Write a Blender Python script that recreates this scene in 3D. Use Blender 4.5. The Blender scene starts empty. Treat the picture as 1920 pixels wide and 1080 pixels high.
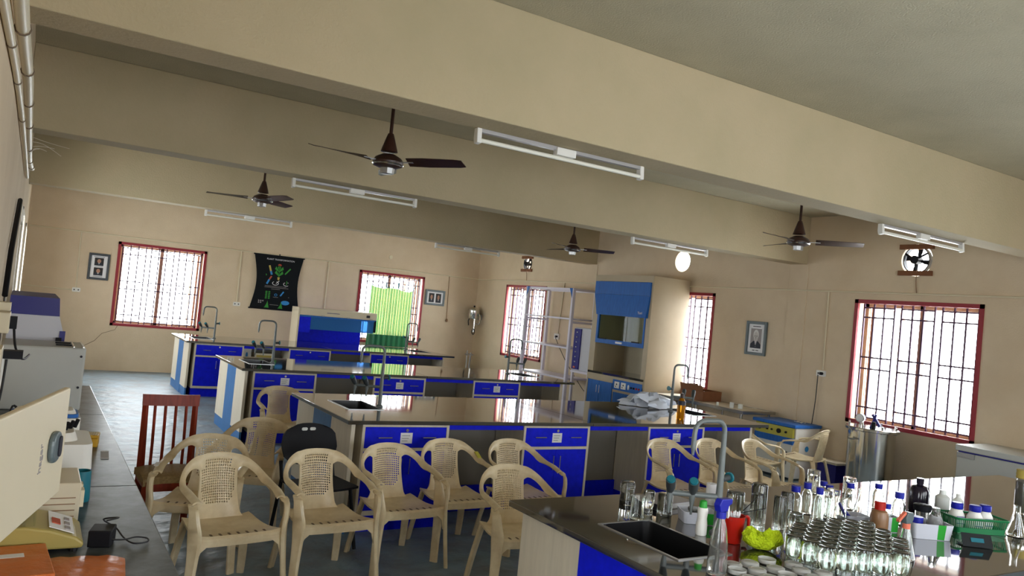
import bpy, bmesh, math, random
from mathutils import Matrix, Vector
random.seed(7)
PI = math.pi
scene = bpy.context.scene
COL = scene.collection

# ------------------------------------------------------------------ camera
YAW, PITCH, ROLL = .550311, .0304089, .0976988
CAM = Vector((0, 0, 1.76))
fw = Vector((math.sin(YAW)*math.cos(PITCH), math.cos(YAW)*math.cos(PITCH), math.sin(PITCH)))
r0 = Vector((math.cos(YAW), -math.sin(YAW), 0)); u0 = r0.cross(fw)
rt = math.cos(ROLL)*r0 + math.sin(ROLL)*u0; up = -math.sin(ROLL)*r0 + math.cos(ROLL)*u0
cam = bpy.data.cameras.new('camera'); cam.sensor_width = 36; cam.lens = 36*1461.555/1920
cam.clip_start = .05; cam.clip_end = 200
camo = bpy.data.objects.new('camera', cam); COL.objects.link(camo)
camo.matrix_world = Matrix(((rt.x, up.x, -fw.x, 0), (rt.y, up.y, -fw.y, 0), (rt.z, up.z, -fw.z, CAM.z), (0, 0, 0, 1)))
scene.camera = camo

# ------------------------------------------------------------------ daylight and exposure
world = bpy.data.worlds.new('daylight'); scene.world = world; world.use_nodes = True
bg = world.node_tree.nodes['Background']; bg.inputs[0].default_value = (.90, .96, 1, 1); bg.inputs[1].default_value = 9.5
scene.view_settings.view_transform = 'Standard'; scene.view_settings.look = 'None'
scene.view_settings.gamma = 1; scene.view_settings.use_curve_mapping = False
scene.view_settings.exposure = 1.02
cy = scene.cycles
cy.use_denoising = True; cy.max_bounces = 24; cy.diffuse_bounces = 9; cy.glossy_bounces = 4
cy.transmission_bounces = 24; cy.transparent_max_bounces = 16; cy.sample_clamp_indirect = 12; cy.caustics_refractive = False; cy.caustics_reflective = False

W, YF, XL, YN = 8.724, 15.73, -.15, -1.6      # right wall, far wall, left wall, wall behind the camera
CEIL, SOF, T = 3.40, 2.77, .85                 # ceiling, beam soffit, bench top height
WT = .23                                       # wall thickness
WIN_Z = (.85, 2.30)
FAR_WINS = [(1.30, 2.75), (5.89, 7.34)]
RIGHT_WINS = [(4.52, 6.0), (8.41, 9.87), (12.92, 14.40), (.15, 1.62)]  # last one is out of view, added at similar spacing for near-side light
NEAR_FILL_WINS = [(.7, 2.15), (2.9, 4.35), (5.1, 6.55)]  # unseen openings behind the camera, added as fill light for the near side
LEFT_FILL_WINS = [(9.30, 10.75), (12.90, 14.35), (-.55, .90)]  # openings added on the left to brighten the far end and foreground

def portal(loc, rot, sx, sz):                  # guides daylight sampling through a window opening
    l = bpy.data.lights.new('window_daylight', 'AREA'); l.shape = 'RECTANGLE'; l.size = sx; l.size_y = sz
    l.cycles.is_portal = True
    o = bpy.data.objects.new('window_daylight', l); COL.objects.link(o); o.location = loc; o.rotation_euler = rot
zc = sum(WIN_Z)/2; zs = WIN_Z[1]-WIN_Z[0]
for a, b in FAR_WINS: portal(((a+b)/2, YF+WT+.02, zc), (-PI/2, 0, 0), b-a, zs)
for a, b in RIGHT_WINS: portal((W+WT+.02, (a+b)/2, zc), (PI/2, 0, PI/2), b-a, zs)
for a, b in NEAR_FILL_WINS: portal(((a+b)/2, YN-WT-.02, zc), (PI/2, 0, 0), b-a, zs)
for a, b in LEFT_FILL_WINS: portal((XL-WT-.02, (a+b)/2, zc), (PI/2, 0, -PI/2), b-a, zs)

# ------------------------------------------------------------------ materials
MATS = {}
def mat(name, color, rough=.5, metal=0., spec=.5, bump=0., noise=0., nscale=8., tint=None, trans=0., ior=1.45, coat=0., stretch=(1, 1, 1), bscale=None):
    m = bpy.data.materials.new(name); m.use_nodes = True
    nt = m.node_tree; b = nt.nodes['Principled BSDF']
    b.inputs['Base Color'].default_value = (*color, 1); b.inputs['Roughness'].default_value = rough
    b.inputs['Metallic'].default_value = metal; b.inputs['Specular IOR Level'].default_value = spec
    b.inputs['Transmission Weight'].default_value = trans; b.inputs['IOR'].default_value = ior
    b.inputs['Coat Weight'].default_value = coat; b.inputs['Coat Roughness'].default_value = .04
    if noise or bump:
        tc = nt.nodes.new('ShaderNodeTexCoord'); mp = nt.nodes.new('ShaderNodeMapping')
        mp.inputs['Scale'].default_value = stretch
        nt.links.new(tc.outputs['Object'], mp.inputs[0])
        nz = nt.nodes.new('ShaderNodeTexNoise'); nz.inputs['Scale'].default_value = nscale; nz.inputs['Detail'].default_value = 6
        nz.inputs['Roughness'].default_value = .62
        nt.links.new(mp.outputs[0], nz.inputs['Vector'])
        if noise:
            cr = nt.nodes.new('ShaderNodeValToRGB'); cr.color_ramp.elements[0].position = .32; cr.color_ramp.elements[1].position = .68
            t2 = tint or tuple(c*(1-noise) for c in color)
            cr.color_ramp.elements[0].color = (*t2, 1); cr.color_ramp.elements[1].color = (*color, 1)
            nt.links.new(nz.outputs['Fac'], cr.inputs[0]); nt.links.new(cr.outputs[0], b.inputs['Base Color'])
        if bump:
            n2 = nz
            if bscale:
                n2 = nt.nodes.new('ShaderNodeTexNoise'); n2.inputs['Scale'].default_value = bscale; n2.inputs['Detail'].default_value = 4
                nt.links.new(mp.outputs[0], n2.inputs['Vector'])
            bp = nt.nodes.new('ShaderNodeBump'); bp.inputs['Strength'].default_value = bump; bp.inputs['Distance'].default_value = .02
            nt.links.new(n2.outputs['Fac'], bp.inputs['Height']); nt.links.new(bp.outputs[0], b.inputs['Normal'])
    MATS[name] = m
    return m
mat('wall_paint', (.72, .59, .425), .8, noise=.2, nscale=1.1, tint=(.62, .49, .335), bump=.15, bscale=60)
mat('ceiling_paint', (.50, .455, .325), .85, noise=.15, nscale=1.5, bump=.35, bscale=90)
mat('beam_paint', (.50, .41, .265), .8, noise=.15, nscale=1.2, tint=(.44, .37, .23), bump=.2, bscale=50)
mat('cement', (.22, .31, .38), .44, noise=.4, nscale=2.6, tint=(.18, .19, .185), bump=1., bscale=6, spec=.3)  # blue in the base colour stands in for reflected sky
mat('granite', (.05, .048, .044), .05, noise=.5, nscale=4, tint=(.018, .018, .018), spec=.5, ior=2.15, coat=.5)
mat('dusty_granite', (.11, .125, .135), .30, noise=.7, nscale=10, tint=(.010, .012, .014), spec=.3)
mat('deep_blue', (.006, .014, .80), .42, spec=.18, noise=.2, nscale=20)
mat('sky_blue', (.025, .15, .52), .42, spec=.25, noise=.25, nscale=6, stretch=(8, 8, 1))
mat('panel_blue', (.05, .18, .44), .45, noise=.25, nscale=6, stretch=(8, 8, 1), spec=.25)
mat('cream_laminate', (.72, .65, .52), .45, noise=.12, nscale=5, stretch=(6, 6, .6))
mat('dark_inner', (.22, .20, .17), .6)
mat('chair_plastic', (.80, .68, .46), .36, noise=.35, nscale=7, tint=(.60, .47, .28), spec=.5)
mat('chrome', (.75, .76, .78), .18, metal=1)
mat('steel', (.62, .61, .58), .16, metal=1, noise=.15, nscale=3)
mat('dull_steel', (.42, .42, .42), .38, metal=.8)
mat('tap_grey', (.15, .17, .17), .42, metal=.1)
mat('teal_cap', (.01, .15, .20), .4)
mat('tap_dark', (.05, .058, .062), .45)
mat('black_rubber', (.012, .012, .015), .5)
mat('black_plastic', (.008, .008, .011), .5, spec=.2)
mat('sink_black', (.008, .008, .009), .3)
mat('fan_brown', (.045, .016, .010), .35, noise=.3, nscale=15)
mat('white_paint', (.78, .76, .70), .45)
mat('batten_grey', (.50, .49, .50), .3, metal=.4)
mat('tube_glass', (.80, .79, .70), .3)
mat('white_plastic', (.80, .79, .75), .4)
mat('ivory_plastic', (.70, .62, .45), .45)
mat('maroon', (.30, .018, .03), .45)
mat('grille', (.05, .012, .045), .5)
mat('casement', (.38, .22, .14), .6, noise=.3, nscale=10)
mat('red_wood', (.30, .035, .012), .35, noise=.4, nscale=8, stretch=(6, 6, .7), spec=.3)
mat('seat_fabric', (.42, .28, .12), .8, noise=.4, nscale=60)
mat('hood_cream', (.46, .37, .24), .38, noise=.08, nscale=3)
mat('beige_enamel', (.70, .62, .46), .35, noise=.06, nscale=3)
mat('grey_enamel', (.52, .53, .50), .4, noise=.06, nscale=3)
mat('lilac_enamel', (.62, .62, .68), .38)
mat('navy', (.010, .008, .20), .4)
mat('paper_white', (.82, .82, .84), .7)
mat('ink', (.02, .02, .03), .7)
mat('photo_grey', (.33, .30, .30), .6)
mat('skin_print', (.48, .26, .17), .6)
mat('skin_grey', (.58, .55, .53), .6)
mat('hair_print', (.02, .016, .014), .6)
mat('hair_white', (.70, .69, .68), .6)
mat('suit_print', (.02, .022, .035), .6)
mat('frame_black', (.014, .018, .022), .3)
mat('frame_grey', (.10, .13, .14), .35)
mat('poster_black', (.006, .008, .010), .6, spec=.15)
mat('leaf_print', (.03, .26, .03), .6)
mat('yellow_print', (.5, .38, .08), .6)
mat('blue_print', (.03, .25, .60), .6)
mat('red_print', (.45, .08, .04), .6)
mat('cardboard', (.22, .085, .035), .75, noise=.15, nscale=12)
mat('amber', (.75, .28, .01), .12, trans=.6, ior=1.35)
mat('label_dark', (.02, .02, .04), .5)
mat('red_plastic', (.42, .012, .006), .28)
mat('neon', (.66, .86, .01), .6, bump=.9, bscale=120)
mat('brown_plastic', (.25, .13, .06), .35)
mat('dark_bottle', (.012, .008, .018), .15)
mat('blue_cap', (.008, .014, .33), .35)
mat('green_plastic', (.008, .17, .055), .4)
mat('green_stripe', (.02, .33, .03), .4)
mat('tub_white', (.62, .64, .72), .35)
mat('coral', (.72, .17, .10), .4)
mat('milky', (.74, .77, .74), .3)
mat('orange_paper', (.66, .17, .03), .32, noise=.15, nscale=14, bump=.3, bscale=18)
mat('gold', (.42, .34, .10), .35)
mat('purple_pan', (.06, .05, .20), .2)
mat('yellow_plastic', (.55, .30, .015), .4)
mat('cobweb', (.75, .7, .6), .8)
mat('stain', (.18, .13, .09), .9)
mat('yellow_panel', (.50, .45, .06), .4)
mat('cloth_rack', (.74, .70, .80), .45)
mat('glass', (.96, .99, .97), .01, trans=1., ior=1.42)
mat('lid_plastic', (.80, .80, .76), .3, trans=.45, ior=1.3)
mat('clear_plastic', (.92, .94, .92), .07, trans=.93, ior=1.35)
def thin_glass(name, tintc, gloss=.25, rough=.03):
    m = bpy.data.materials.new(name); m.use_nodes = True; nt = m.node_tree
    nt.nodes.remove(nt.nodes['Principled BSDF'])
    tr = nt.nodes.new('ShaderNodeBsdfTransparent'); tr.inputs[0].default_value = (*tintc, 1)
    gl = nt.nodes.new('ShaderNodeBsdfGlossy'); gl.inputs['Roughness'].default_value = rough
    fr = nt.nodes.new('ShaderNodeFresnel'); fr.inputs[0].default_value = 1.5
    ge = nt.nodes.new('ShaderNodeNewGeometry'); fs = nt.nodes.new('ShaderNodeMath'); fs.operation = 'SUBTRACT'; fs.inputs[0].default_value = 1; fs.use_clamp = True
    nt.links.new(ge.outputs['Backfacing'], fs.inputs[1]); m2 = nt.nodes.new('ShaderNodeMath'); m2.operation = 'MULTIPLY'
    mu = nt.nodes.new('ShaderNodeMath'); mu.operation = 'MULTIPLY'; mu.inputs[1].default_value = gloss*2
    mx = nt.nodes.new('ShaderNodeMixShader')
    nt.links.new(fr.outputs[0], mu.inputs[0]); nt.links.new(mu.outputs[0], m2.inputs[0]); nt.links.new(fs.outputs[0], m2.inputs[1]); nt.links.new(m2.outputs[0], mx.inputs[0])
    nt.links.new(tr.outputs[0], mx.inputs[1]); nt.links.new(gl.outputs[0], mx.inputs[2])
    nt.links.new(mx.outputs[0], nt.nodes['Material Output'].inputs[0]); MATS[name] = m
thin_glass('pane_glass', (.96, .98, .98)); thin_glass('sash_glass', (.80, .86, .80), .12); thin_glass('blue_glass', (.25, .45, .75), .3)
mat('blue_film', (.05, .20, .55), .15, trans=.35, ior=1.1)
def striped_cloth():
    m = bpy.data.materials.new('curtain_cloth'); m.use_nodes = True; nt = m.node_tree; b = nt.nodes['Principled BSDF']
    tc = nt.nodes.new('ShaderNodeTexCoord'); wv = nt.nodes.new('ShaderNodeTexWave'); wv.bands_direction = 'X'; wv.wave_profile = 'SAW'
    wv.inputs['Scale'].default_value = 5.0; wv.inputs['Distortion'].default_value = .6; wv.inputs['Detail'].default_value = 3; wv.inputs['Detail Scale'].default_value = 12
    nt.links.new(tc.outputs['Object'], wv.inputs['Vector'])
    cr = nt.nodes.new('ShaderNodeValToRGB'); cr.color_ramp.interpolation = 'CONSTANT'; e = cr.color_ramp.elements
    e[0].position = 0; e[0].color = (.05, .34, .16, 1); e[1].position = .22; e[1].color = (.62, .70, .52, 1)
    for p_, c_ in ((.32, (.62, .56, .22, 1)), (.5, (.66, .72, .56, 1)), (.62, (.06, .38, .18, 1)), (.76, (.45, .62, .45, 1)), (.86, (.55, .52, .20, 1))): e.new(p_).color = c_
    nt.links.new(wv.outputs['Fac'], cr.inputs[0]); nt.links.new(cr.outputs[0], b.inputs['Base Color'])
    tl = nt.nodes.new('ShaderNodeBsdfTranslucent'); nt.links.new(cr.outputs[0], tl.inputs[0])
    mx = nt.nodes.new('ShaderNodeMixShader'); mx.inputs[0].default_value = .5
    nt.links.new(b.outputs[0], mx.inputs[1]); nt.links.new(tl.outputs[0], mx.inputs[2]); nt.links.new(mx.outputs[0], nt.nodes['Material Output'].inputs[0])
    b.inputs['Roughness'].default_value = .9; MATS['curtain_cloth'] = m
striped_cloth()

# ------------------------------------------------------------------ mesh helpers
V = Vector
WORLD_THINGS = set()
def frame_of(d):
    d = d.normalized(); a = V((0, 0, 1)) if abs(d.z) < .9 else V((1, 0, 0))
    x = a.cross(d).normalized(); return x, d.cross(x).normalized()
class MB:
    def __init__(s): s.v = []; s.f = []
    def add(s, vs, fs):
        n = len(s.v); s.v += [V(p) for p in vs]; s.f += [tuple(i+n for i in f) for f in fs]; return s
    def box(s, x0, x1, y0, y1, z0, z1):
        return s.add([(x0,y0,z0),(x1,y0,z0),(x1,y1,z0),(x0,y1,z0),(x0,y0,z1),(x1,y0,z1),(x1,y1,z1),(x0,y1,z1)],
                     [(0,3,2,1),(4,5,6,7),(0,1,5,4),(1,2,6,5),(2,3,7,6),(3,0,4,7)])
    def obox(s, c, size, m=None):
        c = V(c); a, b, d = size[0]/2, size[1]/2, size[2]/2; m = m or Matrix.Identity(3)
        P = [c + m @ V(p) for p in ((-a,-b,-d),(a,-b,-d),(a,b,-d),(-a,b,-d),(-a,-b,d),(a,-b,d),(a,b,d),(-a,b,d))]
        return s.add(P, [(0,3,2,1),(4,5,6,7),(0,1,5,4),(1,2,6,5),(2,3,7,6),(3,0,4,7)])
    def cyl(s, p0, p1, ra, rb=None, n=14):
        rb = ra if rb is None else rb
        return s.tube([p0, p1], [ra, rb], n)
    def tube(s, pts, r, n=8, sx=1., closed=False):
        pts = [V(p) for p in pts]; k = len(pts); r = r if isinstance(r, (list, tuple)) else [r]*k
        base = len(s.v); x = None
        for i, p in enumerate(pts):
            d = (pts[min(i+1, k-1)] - pts[max(i-1, 0)])
            if x is None: x, y = frame_of(d)
            else:
                dn = d.normalized(); x = (x - dn*x.dot(dn)).normalized(); y = dn.cross(x)
            for j in range(n):
                a = 2*PI*j/n; s.v.append(p + x*math.cos(a)*r[i]*sx + y*math.sin(a)*r[i])
        for i in range(k-1):
            for j in range(n):
                a = base+i*n+j; b = base+i*n+(j+1) % n; s.f.append((a, b, b+n, a+n))
        s.f.append(tuple(base+j for j in reversed(range(n)))); s.f.append(tuple(base+(k-1)*n+j for j in range(n)))
        return s
    def lathe(s, prof, n=22, o=(0, 0, 0), sy=1.):
        o = V(o); rings = []
        for r, z in prof:
            if r <= 1e-6: s.v.append(o+V((0, 0, z))); rings.append([len(s.v)-1])
            else:
                rings.append(list(range(len(s.v), len(s.v)+n)))
                for j in range(n):
                    a = 2*PI*j/n; s.v.append(o+V((r*math.cos(a), r*math.sin(a)*sy, z)))
        for A, B in zip(rings, rings[1:]):
            if len(A) == 1 and len(B) == 1: continue
            for j in range(n):
                k = (j+1) % n
                if len(A) == 1: s.f.append((A[0], B[k], B[j]))
                elif len(B) == 1: s.f.append((A[j], A[k], B[0]))
                else: s.f.append((A[j], A[k], B[k], B[j]))
        return s
    def prism(s, poly, d0, d1, fn):                # poly in a plane, fn(u, v, d) -> point
        n = len(poly)
        return s.add([fn(u, w, d0) for u, w in poly]+[fn(u, w, d1) for u, w in poly],
                     [tuple(range(n)), tuple(range(2*n-1, n-1, -1))]+[(i, n+i, n+(i+1) % n, (i+1) % n) for i in range(n)])
    def slab(s, rows, off):                        # rows of points -> closed sheet with thickness vector off
        nr, nc = len(rows), len(rows[0]); off = V(off); b = len(s.v); m = nr*nc
        for k in (V((0, 0, 0)), off):
            for r in rows:
                for p in r: s.v.append(V(p)+k)
        q = lambda i, j, l: b+l*m+i*nc+j
        for i in range(nr-1):
            for j in range(nc-1):
                s.f.append((q(i,j,0), q(i,j+1,0), q(i+1,j+1,0), q(i+1,j,0))); s.f.append((q(i,j,1), q(i+1,j,1), q(i+1,j+1,1), q(i,j+1,1)))
        ring = [(0, j) for j in range(nc)]+[(i, nc-1) for i in range(1, nr)]+[(nr-1, j) for j in range(nc-2, -1, -1)]+[(i, 0) for i in range(nr-2, 0, -1)]
        for (a, c), (d, e) in zip(ring, ring[1:]+ring[:1]): s.f.append((q(a,c,0), q(a,c,1), q(d,e,1), q(d,e,0)))
        return s
    def ribbon(s, pts, sec, caps=True):            # pts: list of (p, W, N, w, t); rounded rectangle section
        base = len(s.v); n = 8
        for p, Wd, N, w, t in pts:
            for a, b in ((-.5,-.2),(-.38,-.5),(.38,-.5),(.5,-.2),(.5,.2),(.38,.5),(-.38,.5),(-.5,.2)):
                s.v.append(V(p)+V(Wd)*a*w+V(N)*b*t)
        for i in range(len(pts)-1):
            for j in range(n):
                a = base+i*n+j; b = base+i*n+(j+1) % n; s.f.append((a, b, b+n, a+n))
        s.f.append(tuple(base+j for j in reversed(range(n)))); s.f.append(tuple(base+(len(pts)-1)*n+j for j in range(n)))
        return s
    def plate(s, us, vs, holes, d0, d1, fn, rounds=()):   # connected wall / slab with rectangular (and round) openings
        us = sorted(set(us)); vs = sorted(set(vs)); nu, nv = len(us), len(vs); b = len(s.v)
        for d in (d0, d1):
            for u in us:
                for w in vs: s.v.append(V(fn(u, w, d)))
        q = lambda i, j, l: b+l*nu*nv+i*nv+j
        def hole(i, j):
            if i < 0 or j < 0 or i >= nu-1 or j >= nv-1: return True
            cu, cv = (us[i]+us[i+1])/2, (vs[j]+vs[j+1])/2
            return any(h[0] < cu < h[1] and h[2] < cv < h[3] for h in holes)
        def rnd(i, j):
            for c in rounds:
                if us[i] < c[0] < us[i+1] and vs[j] < c[1] < vs[j+1]: return c
        for i in range(nu-1):
            for j in range(nv-1):
                if hole(i, j): continue
                c = rnd(i, j)
                if c:
                    N = 32; circ = []
                    for l, d in ((0, d0), (1, d1)):
                        ids = []
                        for k in range(N):
                            a = PI/4+2*PI*k/N; s.v.append(V(fn(c[0]+c[2]*math.cos(a), c[1]+c[2]*math.sin(a), d))); ids.append(len(s.v)-1)
                        cor = [q(i+1,j+1,l), q(i,j+1,l), q(i,j,l), q(i+1,j,l)]
                        for k in range(4):
                            arc = [ids[(k*8+m) % N] for m in range(9)]
                            s.f.append((cor[k], *arc, cor[(k+1) % 4]))
                        circ.append(ids)
                    for k in range(N): s.f.append((circ[0][k], circ[0][(k+1) % N], circ[1][(k+1) % N], circ[1][k]))
                else:
                    s.f.append((q(i,j,0), q(i+1,j,0), q(i+1,j+1,0), q(i,j+1,0))); s.f.append((q(i,j,1), q(i,j+1,1), q(i+1,j+1,1), q(i+1,j,1)))
                for di, dj, e in ((-1,0,((i,j),(i,j+1))), (1,0,((i+1,j),(i+1,j+1))), (0,-1,((i,j),(i+1,j))), (0,1,((i,j+1),(i+1,j+1)))):
                    if hole(i+di, j+dj):
                        (a, c2), (d, e2) = e; s.f.append((q(a,c2,0), q(d,e2,0), q(d,e2,1), q(a,c2,1)))
        return s
    def mesh(s, name, m, smooth=True):
        me = bpy.data.meshes.new(name); me.from_pydata([tuple(p) for p in s.v], [], s.f)
        bm = bmesh.new(); bm.from_mesh(me); bmesh.ops.recalc_face_normals(bm, faces=bm.faces); bm.to_mesh(me); bm.free()
        if smooth:
            me.polygons.foreach_set('use_smooth', [True]*len(me.polygons)); me.set_sharp_from_angle(angle=math.radians(38))
        me.materials.append(MATS[m]); return me
    def build(s, name, m, parent=None, smooth=True, bevel=0):
        o = link(name, s.mesh(name, m, smooth), parent)
        if bevel:
            b = o.modifiers.new('bevel', 'BEVEL'); b.width = bevel; b.segments = 2; b.limit_method = 'ANGLE'
        return o
def link(name, me, parent=None):
    o = bpy.data.objects.new(name, me); COL.objects.link(o)
    if parent is not None:
        o.parent = parent
        if parent in WORLD_THINGS: o.matrix_parent_inverse = parent.matrix_basis.inverted()
    return o
def tag(o, label, cat, group=None, kind=None):
    o['label'] = label; o['category'] = cat
    if group: o['group'] = group
    if kind: o['kind'] = kind
    return o
def thing(name, label, cat, loc=(0, 0, 0), rotz=0, group=None, world=False):
    o = bpy.data.objects.new(name, None); COL.objects.link(o); o.location = loc; o.rotation_euler = (0, 0, rotz); o.empty_display_size = .05
    if world: WORLD_THINGS.add(o)
    return tag(o, label, cat, group)
def struct(o): o['kind'] = 'structure'; return o
def sempty(name, loc):
    o = bpy.data.objects.new(name, None); COL.objects.link(o); o.location = loc; o.empty_display_size = .05; WORLD_THINGS.add(o); return struct(o)
def copy_tree(o, parent=None):
    c = o.copy(); COL.objects.link(c)
    if parent is not None: c.parent = parent; c.matrix_parent_inverse = o.matrix_parent_inverse.copy()
    for ch in o.children: copy_tree(ch, c)
    return c
def place(proto, used, loc, rotz, label, group=None):
    o = proto if not used[0] else copy_tree(proto); used[0] = True
    o.location = loc; o.rotation_euler = (0, 0, rotz); o['label'] = label
    if group: o['group'] = group
    return o
def text(name, s, size, m, parent, M):
    cu = bpy.data.curves.new(name, 'FONT'); cu.body = s; cu.size = size; cu.align_x = 'CENTER'; cu.align_y = 'CENTER'; cu.extrude = .0004
    t = bpy.data.objects.new(name, cu); COL.objects.link(t)
    me = bpy.data.meshes.new_from_object(t.evaluated_get(bpy.context.evaluated_depsgraph_get()))
    bpy.data.objects.remove(t); me.transform(M); me.materials.clear(); me.materials.append(MATS[m])
    return link(name, me, parent)
FARW = lambda u, w, d: (u, YF-d, w)            # on the far wall, d out of it
RGTW = lambda u, w, d: (W-d, u, w)             # on the right wall
FLAT = lambda u, w, d: (u, w, d)
def catmull(P, k=5):
    P = [V(p) for p in P]; out = []
    for i in range(len(P)-1):
        a, b, c, d = P[max(i-1, 0)], P[i], P[i+1], P[min(i+2, len(P)-1)]
        for j in range(k):
            t = j/k; out.append(.5*((2*b)+(c-a)*t+(2*a-5*b+4*c-d)*t*t+(3*b-a-3*c+d)*t**3))
    return out+[P[-1]]
def rrect(w, h, r, n=4):
    out = []
    for cx, cy_, a0 in ((w/2-r, h/2-r, 0), (-w/2+r, h/2-r, 90), (-w/2+r, -h/2+r, 180), (w/2-r, -h/2+r, 270)):
        for i in range(n+1):
            a = math.radians(a0+90*i/n); out.append((cx+r*math.cos(a), cy_+r*math.sin(a)))
    return out
def ellipse(cx, cz, rx, rz, n=18): return [(cx+rx*math.cos(2*PI*i/n), cz+rz*math.sin(2*PI*i/n)) for i in range(n)]

# ------------------------------------------------------------------ room shell
def shell_floor():
    o = MB().box(XL-WT, W+WT, YN-WT, YF+WT, -.15, 0).build('floor', 'cement', None, False); return struct(o)
shell_floor()
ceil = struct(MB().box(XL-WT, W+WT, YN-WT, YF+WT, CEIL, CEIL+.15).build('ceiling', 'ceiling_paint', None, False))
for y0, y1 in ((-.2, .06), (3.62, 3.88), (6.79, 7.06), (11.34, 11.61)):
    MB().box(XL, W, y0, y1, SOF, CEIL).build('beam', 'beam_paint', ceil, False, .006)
ROUND = [(5.29, 2.82, .19), (9.14, 2.82, .165), (13.69, 2.785, .17)]
def wall(name, fn, u0, u1, wins, rounds=()):
    us = [u0, u1]+[x for w in wins for x in w[:2]]+[x for c in rounds for x in (c[0]-.24, c[0]+.24)]
    vs = [0, CEIL]+[x for w in wins for x in w[2:]]+([2.50, 3.05] if rounds else [])
    return struct(MB().plate(us, vs, wins, 0, -WT, fn, rounds).build(name, 'wall_paint', None, False))
wz = lambda L: [(a, b, *WIN_Z) for a, b in L]
wall_far = wall('wall_far', FARW, XL-WT, W+WT, wz(FAR_WINS))
wall_right = wall('wall_right', RGTW, YN, YF, wz(RIGHT_WINS), ROUND)
wall('wall_near', lambda u, w, d: (u, YN+d, w), XL-WT, W+WT, wz(NEAR_FILL_WINS))
wall_left = wall('wall_left', lambda u, w, d: (XL+d, u, w), YN, YF, [(7.35, 8.45, 0, 2.15)]+wz(LEFT_FILL_WINS))
for y0, y1 in ((6.76, 7.05), (11.30, 11.60)):
    MB().box(W-.012, W, y0, y1, 0, SOF).build('pilaster', 'wall_paint', wall_right, False)
MB().box(XL, XL+.02, 15.45, YF, 0, SOF).build('pilaster', 'wall_paint', wall_left, False)
ck = [(1.40,.83),(1.36,.74),(1.16,.66),(1.05,.52),(.86,.40)]
MB().tube([FARW(a+.0, b, .001) for a, b in ck], .004, 5).build('crack', 'stain', wall_far)

def window(name, fn, a, b, fm='maroon'):
    z0, z1 = WIN_Z; w = b-a
    root = sempty(name, fn((a+b)/2, z0, 0))
    def bx(nm, m, u0, u1, v0, v1, d0, d1, par=root):
        return MB().prism([(u0, v0), (u1, v0), (u1, v1), (u0, v1)], d0, d1, fn).build(nm, m, par, False)
    e = .035
    for q in ((a-e, a+.012, z0-e, z1+e), (b-.012, b+e, z0-e, z1+e), (a-e, b+e, z0-e, z0+.012), (a-e, b+e, z1-.012, z1+e)):
        bx('frame', fm, *q, -.02, .012)
    pw = (w-.10-.18)/3
    for k in range(3):
        u = a+.05+k*(pw+.09)
        for j in range(4): bx('grille_bar', 'grille', u+j*pw/3-.009, u+j*pw/3+.009, z0+.012, z1-.012, -.08, -.062)
        for zz in (.05, .17, .64, .78, 1.27, 1.39): bx('grille_bar', 'grille', u, u+pw, z0+zz-.009, z0+zz+.009, -.076, -.064)
    for q in ((a, a+.05, z0, z1), (b-.05, b, z0, z1), (a, b, z0, z0+.045), (a, b, z1-.045, z1), ((a+b)/2-.03, (a+b)/2+.03, z0, z1)):
        bx('casement_frame', 'casement', *q, -.21, -.16)
    hw = w/2-.08
    for u, sgn in ((a+.05, 1), (b-.05, -1)):        # two leaves swung outward
        sash = MB().prism([(0, z0+.05), (.035, z0+.05), (.035, z1-.05), (0, z1-.05)], -.22, -.22-hw, lambda p, q, d: fn(u+sgn*p, q, d))
        sf = MB()
        for d0, d1, q0, q1 in ((-.22, -.27, z0+.05, z1-.05), (-.22-hw+.05, -.22-hw, z0+.05, z1-.05), (-.27, -.22-hw+.05, z0+.05, z0+.1), (-.27, -.22-hw+.05, z1-.1, z1-.05)):
            sf.prism([(u, q0), (u+sgn*.035, q0), (u+sgn*.035, q1), (u, q1)], d0, d1, fn)
        so = sf.build('sash', 'casement', root, False)
        MB().prism([(u+sgn*.015, z0+.1), (u+sgn*.021, z0+.1), (u+sgn*.021, z1-.1), (u+sgn*.015, z1-.1)], -.27, -.22-hw+.05, fn).build('pane', 'pane_glass', so, False)
n = 1
for a, b in FAR_WINS: window('window_%d' % n, FARW, a, b); n += 1
for a, b in RIGHT_WINS: window('window_%d' % n, RGTW, a, b); n += 1
for a, b in NEAR_FILL_WINS: window('window_%d' % n, lambda u, w, d: (u, YN+d, w), a, b); n += 1  # added windows, out of view, there to let fill light in
for a, b in LEFT_FILL_WINS: window('window_%d' % n, lambda u, w, d: (XL+d, u, w), a, b, 'cream_laminate'); n += 1  # windows added for their daylight, not known to exist

door = sempty('door_1', (XL, 7.9, 0))
MB().box(XL-.12, XL-.08, 7.39, 8.41, .01, 2.11).build('leaf', 'cream_laminate', door, False)
for q in ((7.27, 7.39, 0, 2.23), (8.41, 8.53, 0, 2.23), (7.39, 8.41, 2.11, 2.23)):
    MB().box(XL-.14, XL+.03, *q).build('door_frame', 'cream_laminate', door, False)
MB().box(XL-.08, XL-.055, 7.46, 7.6, 1.0, 1.03).build('handle', 'chrome', door)

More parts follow.
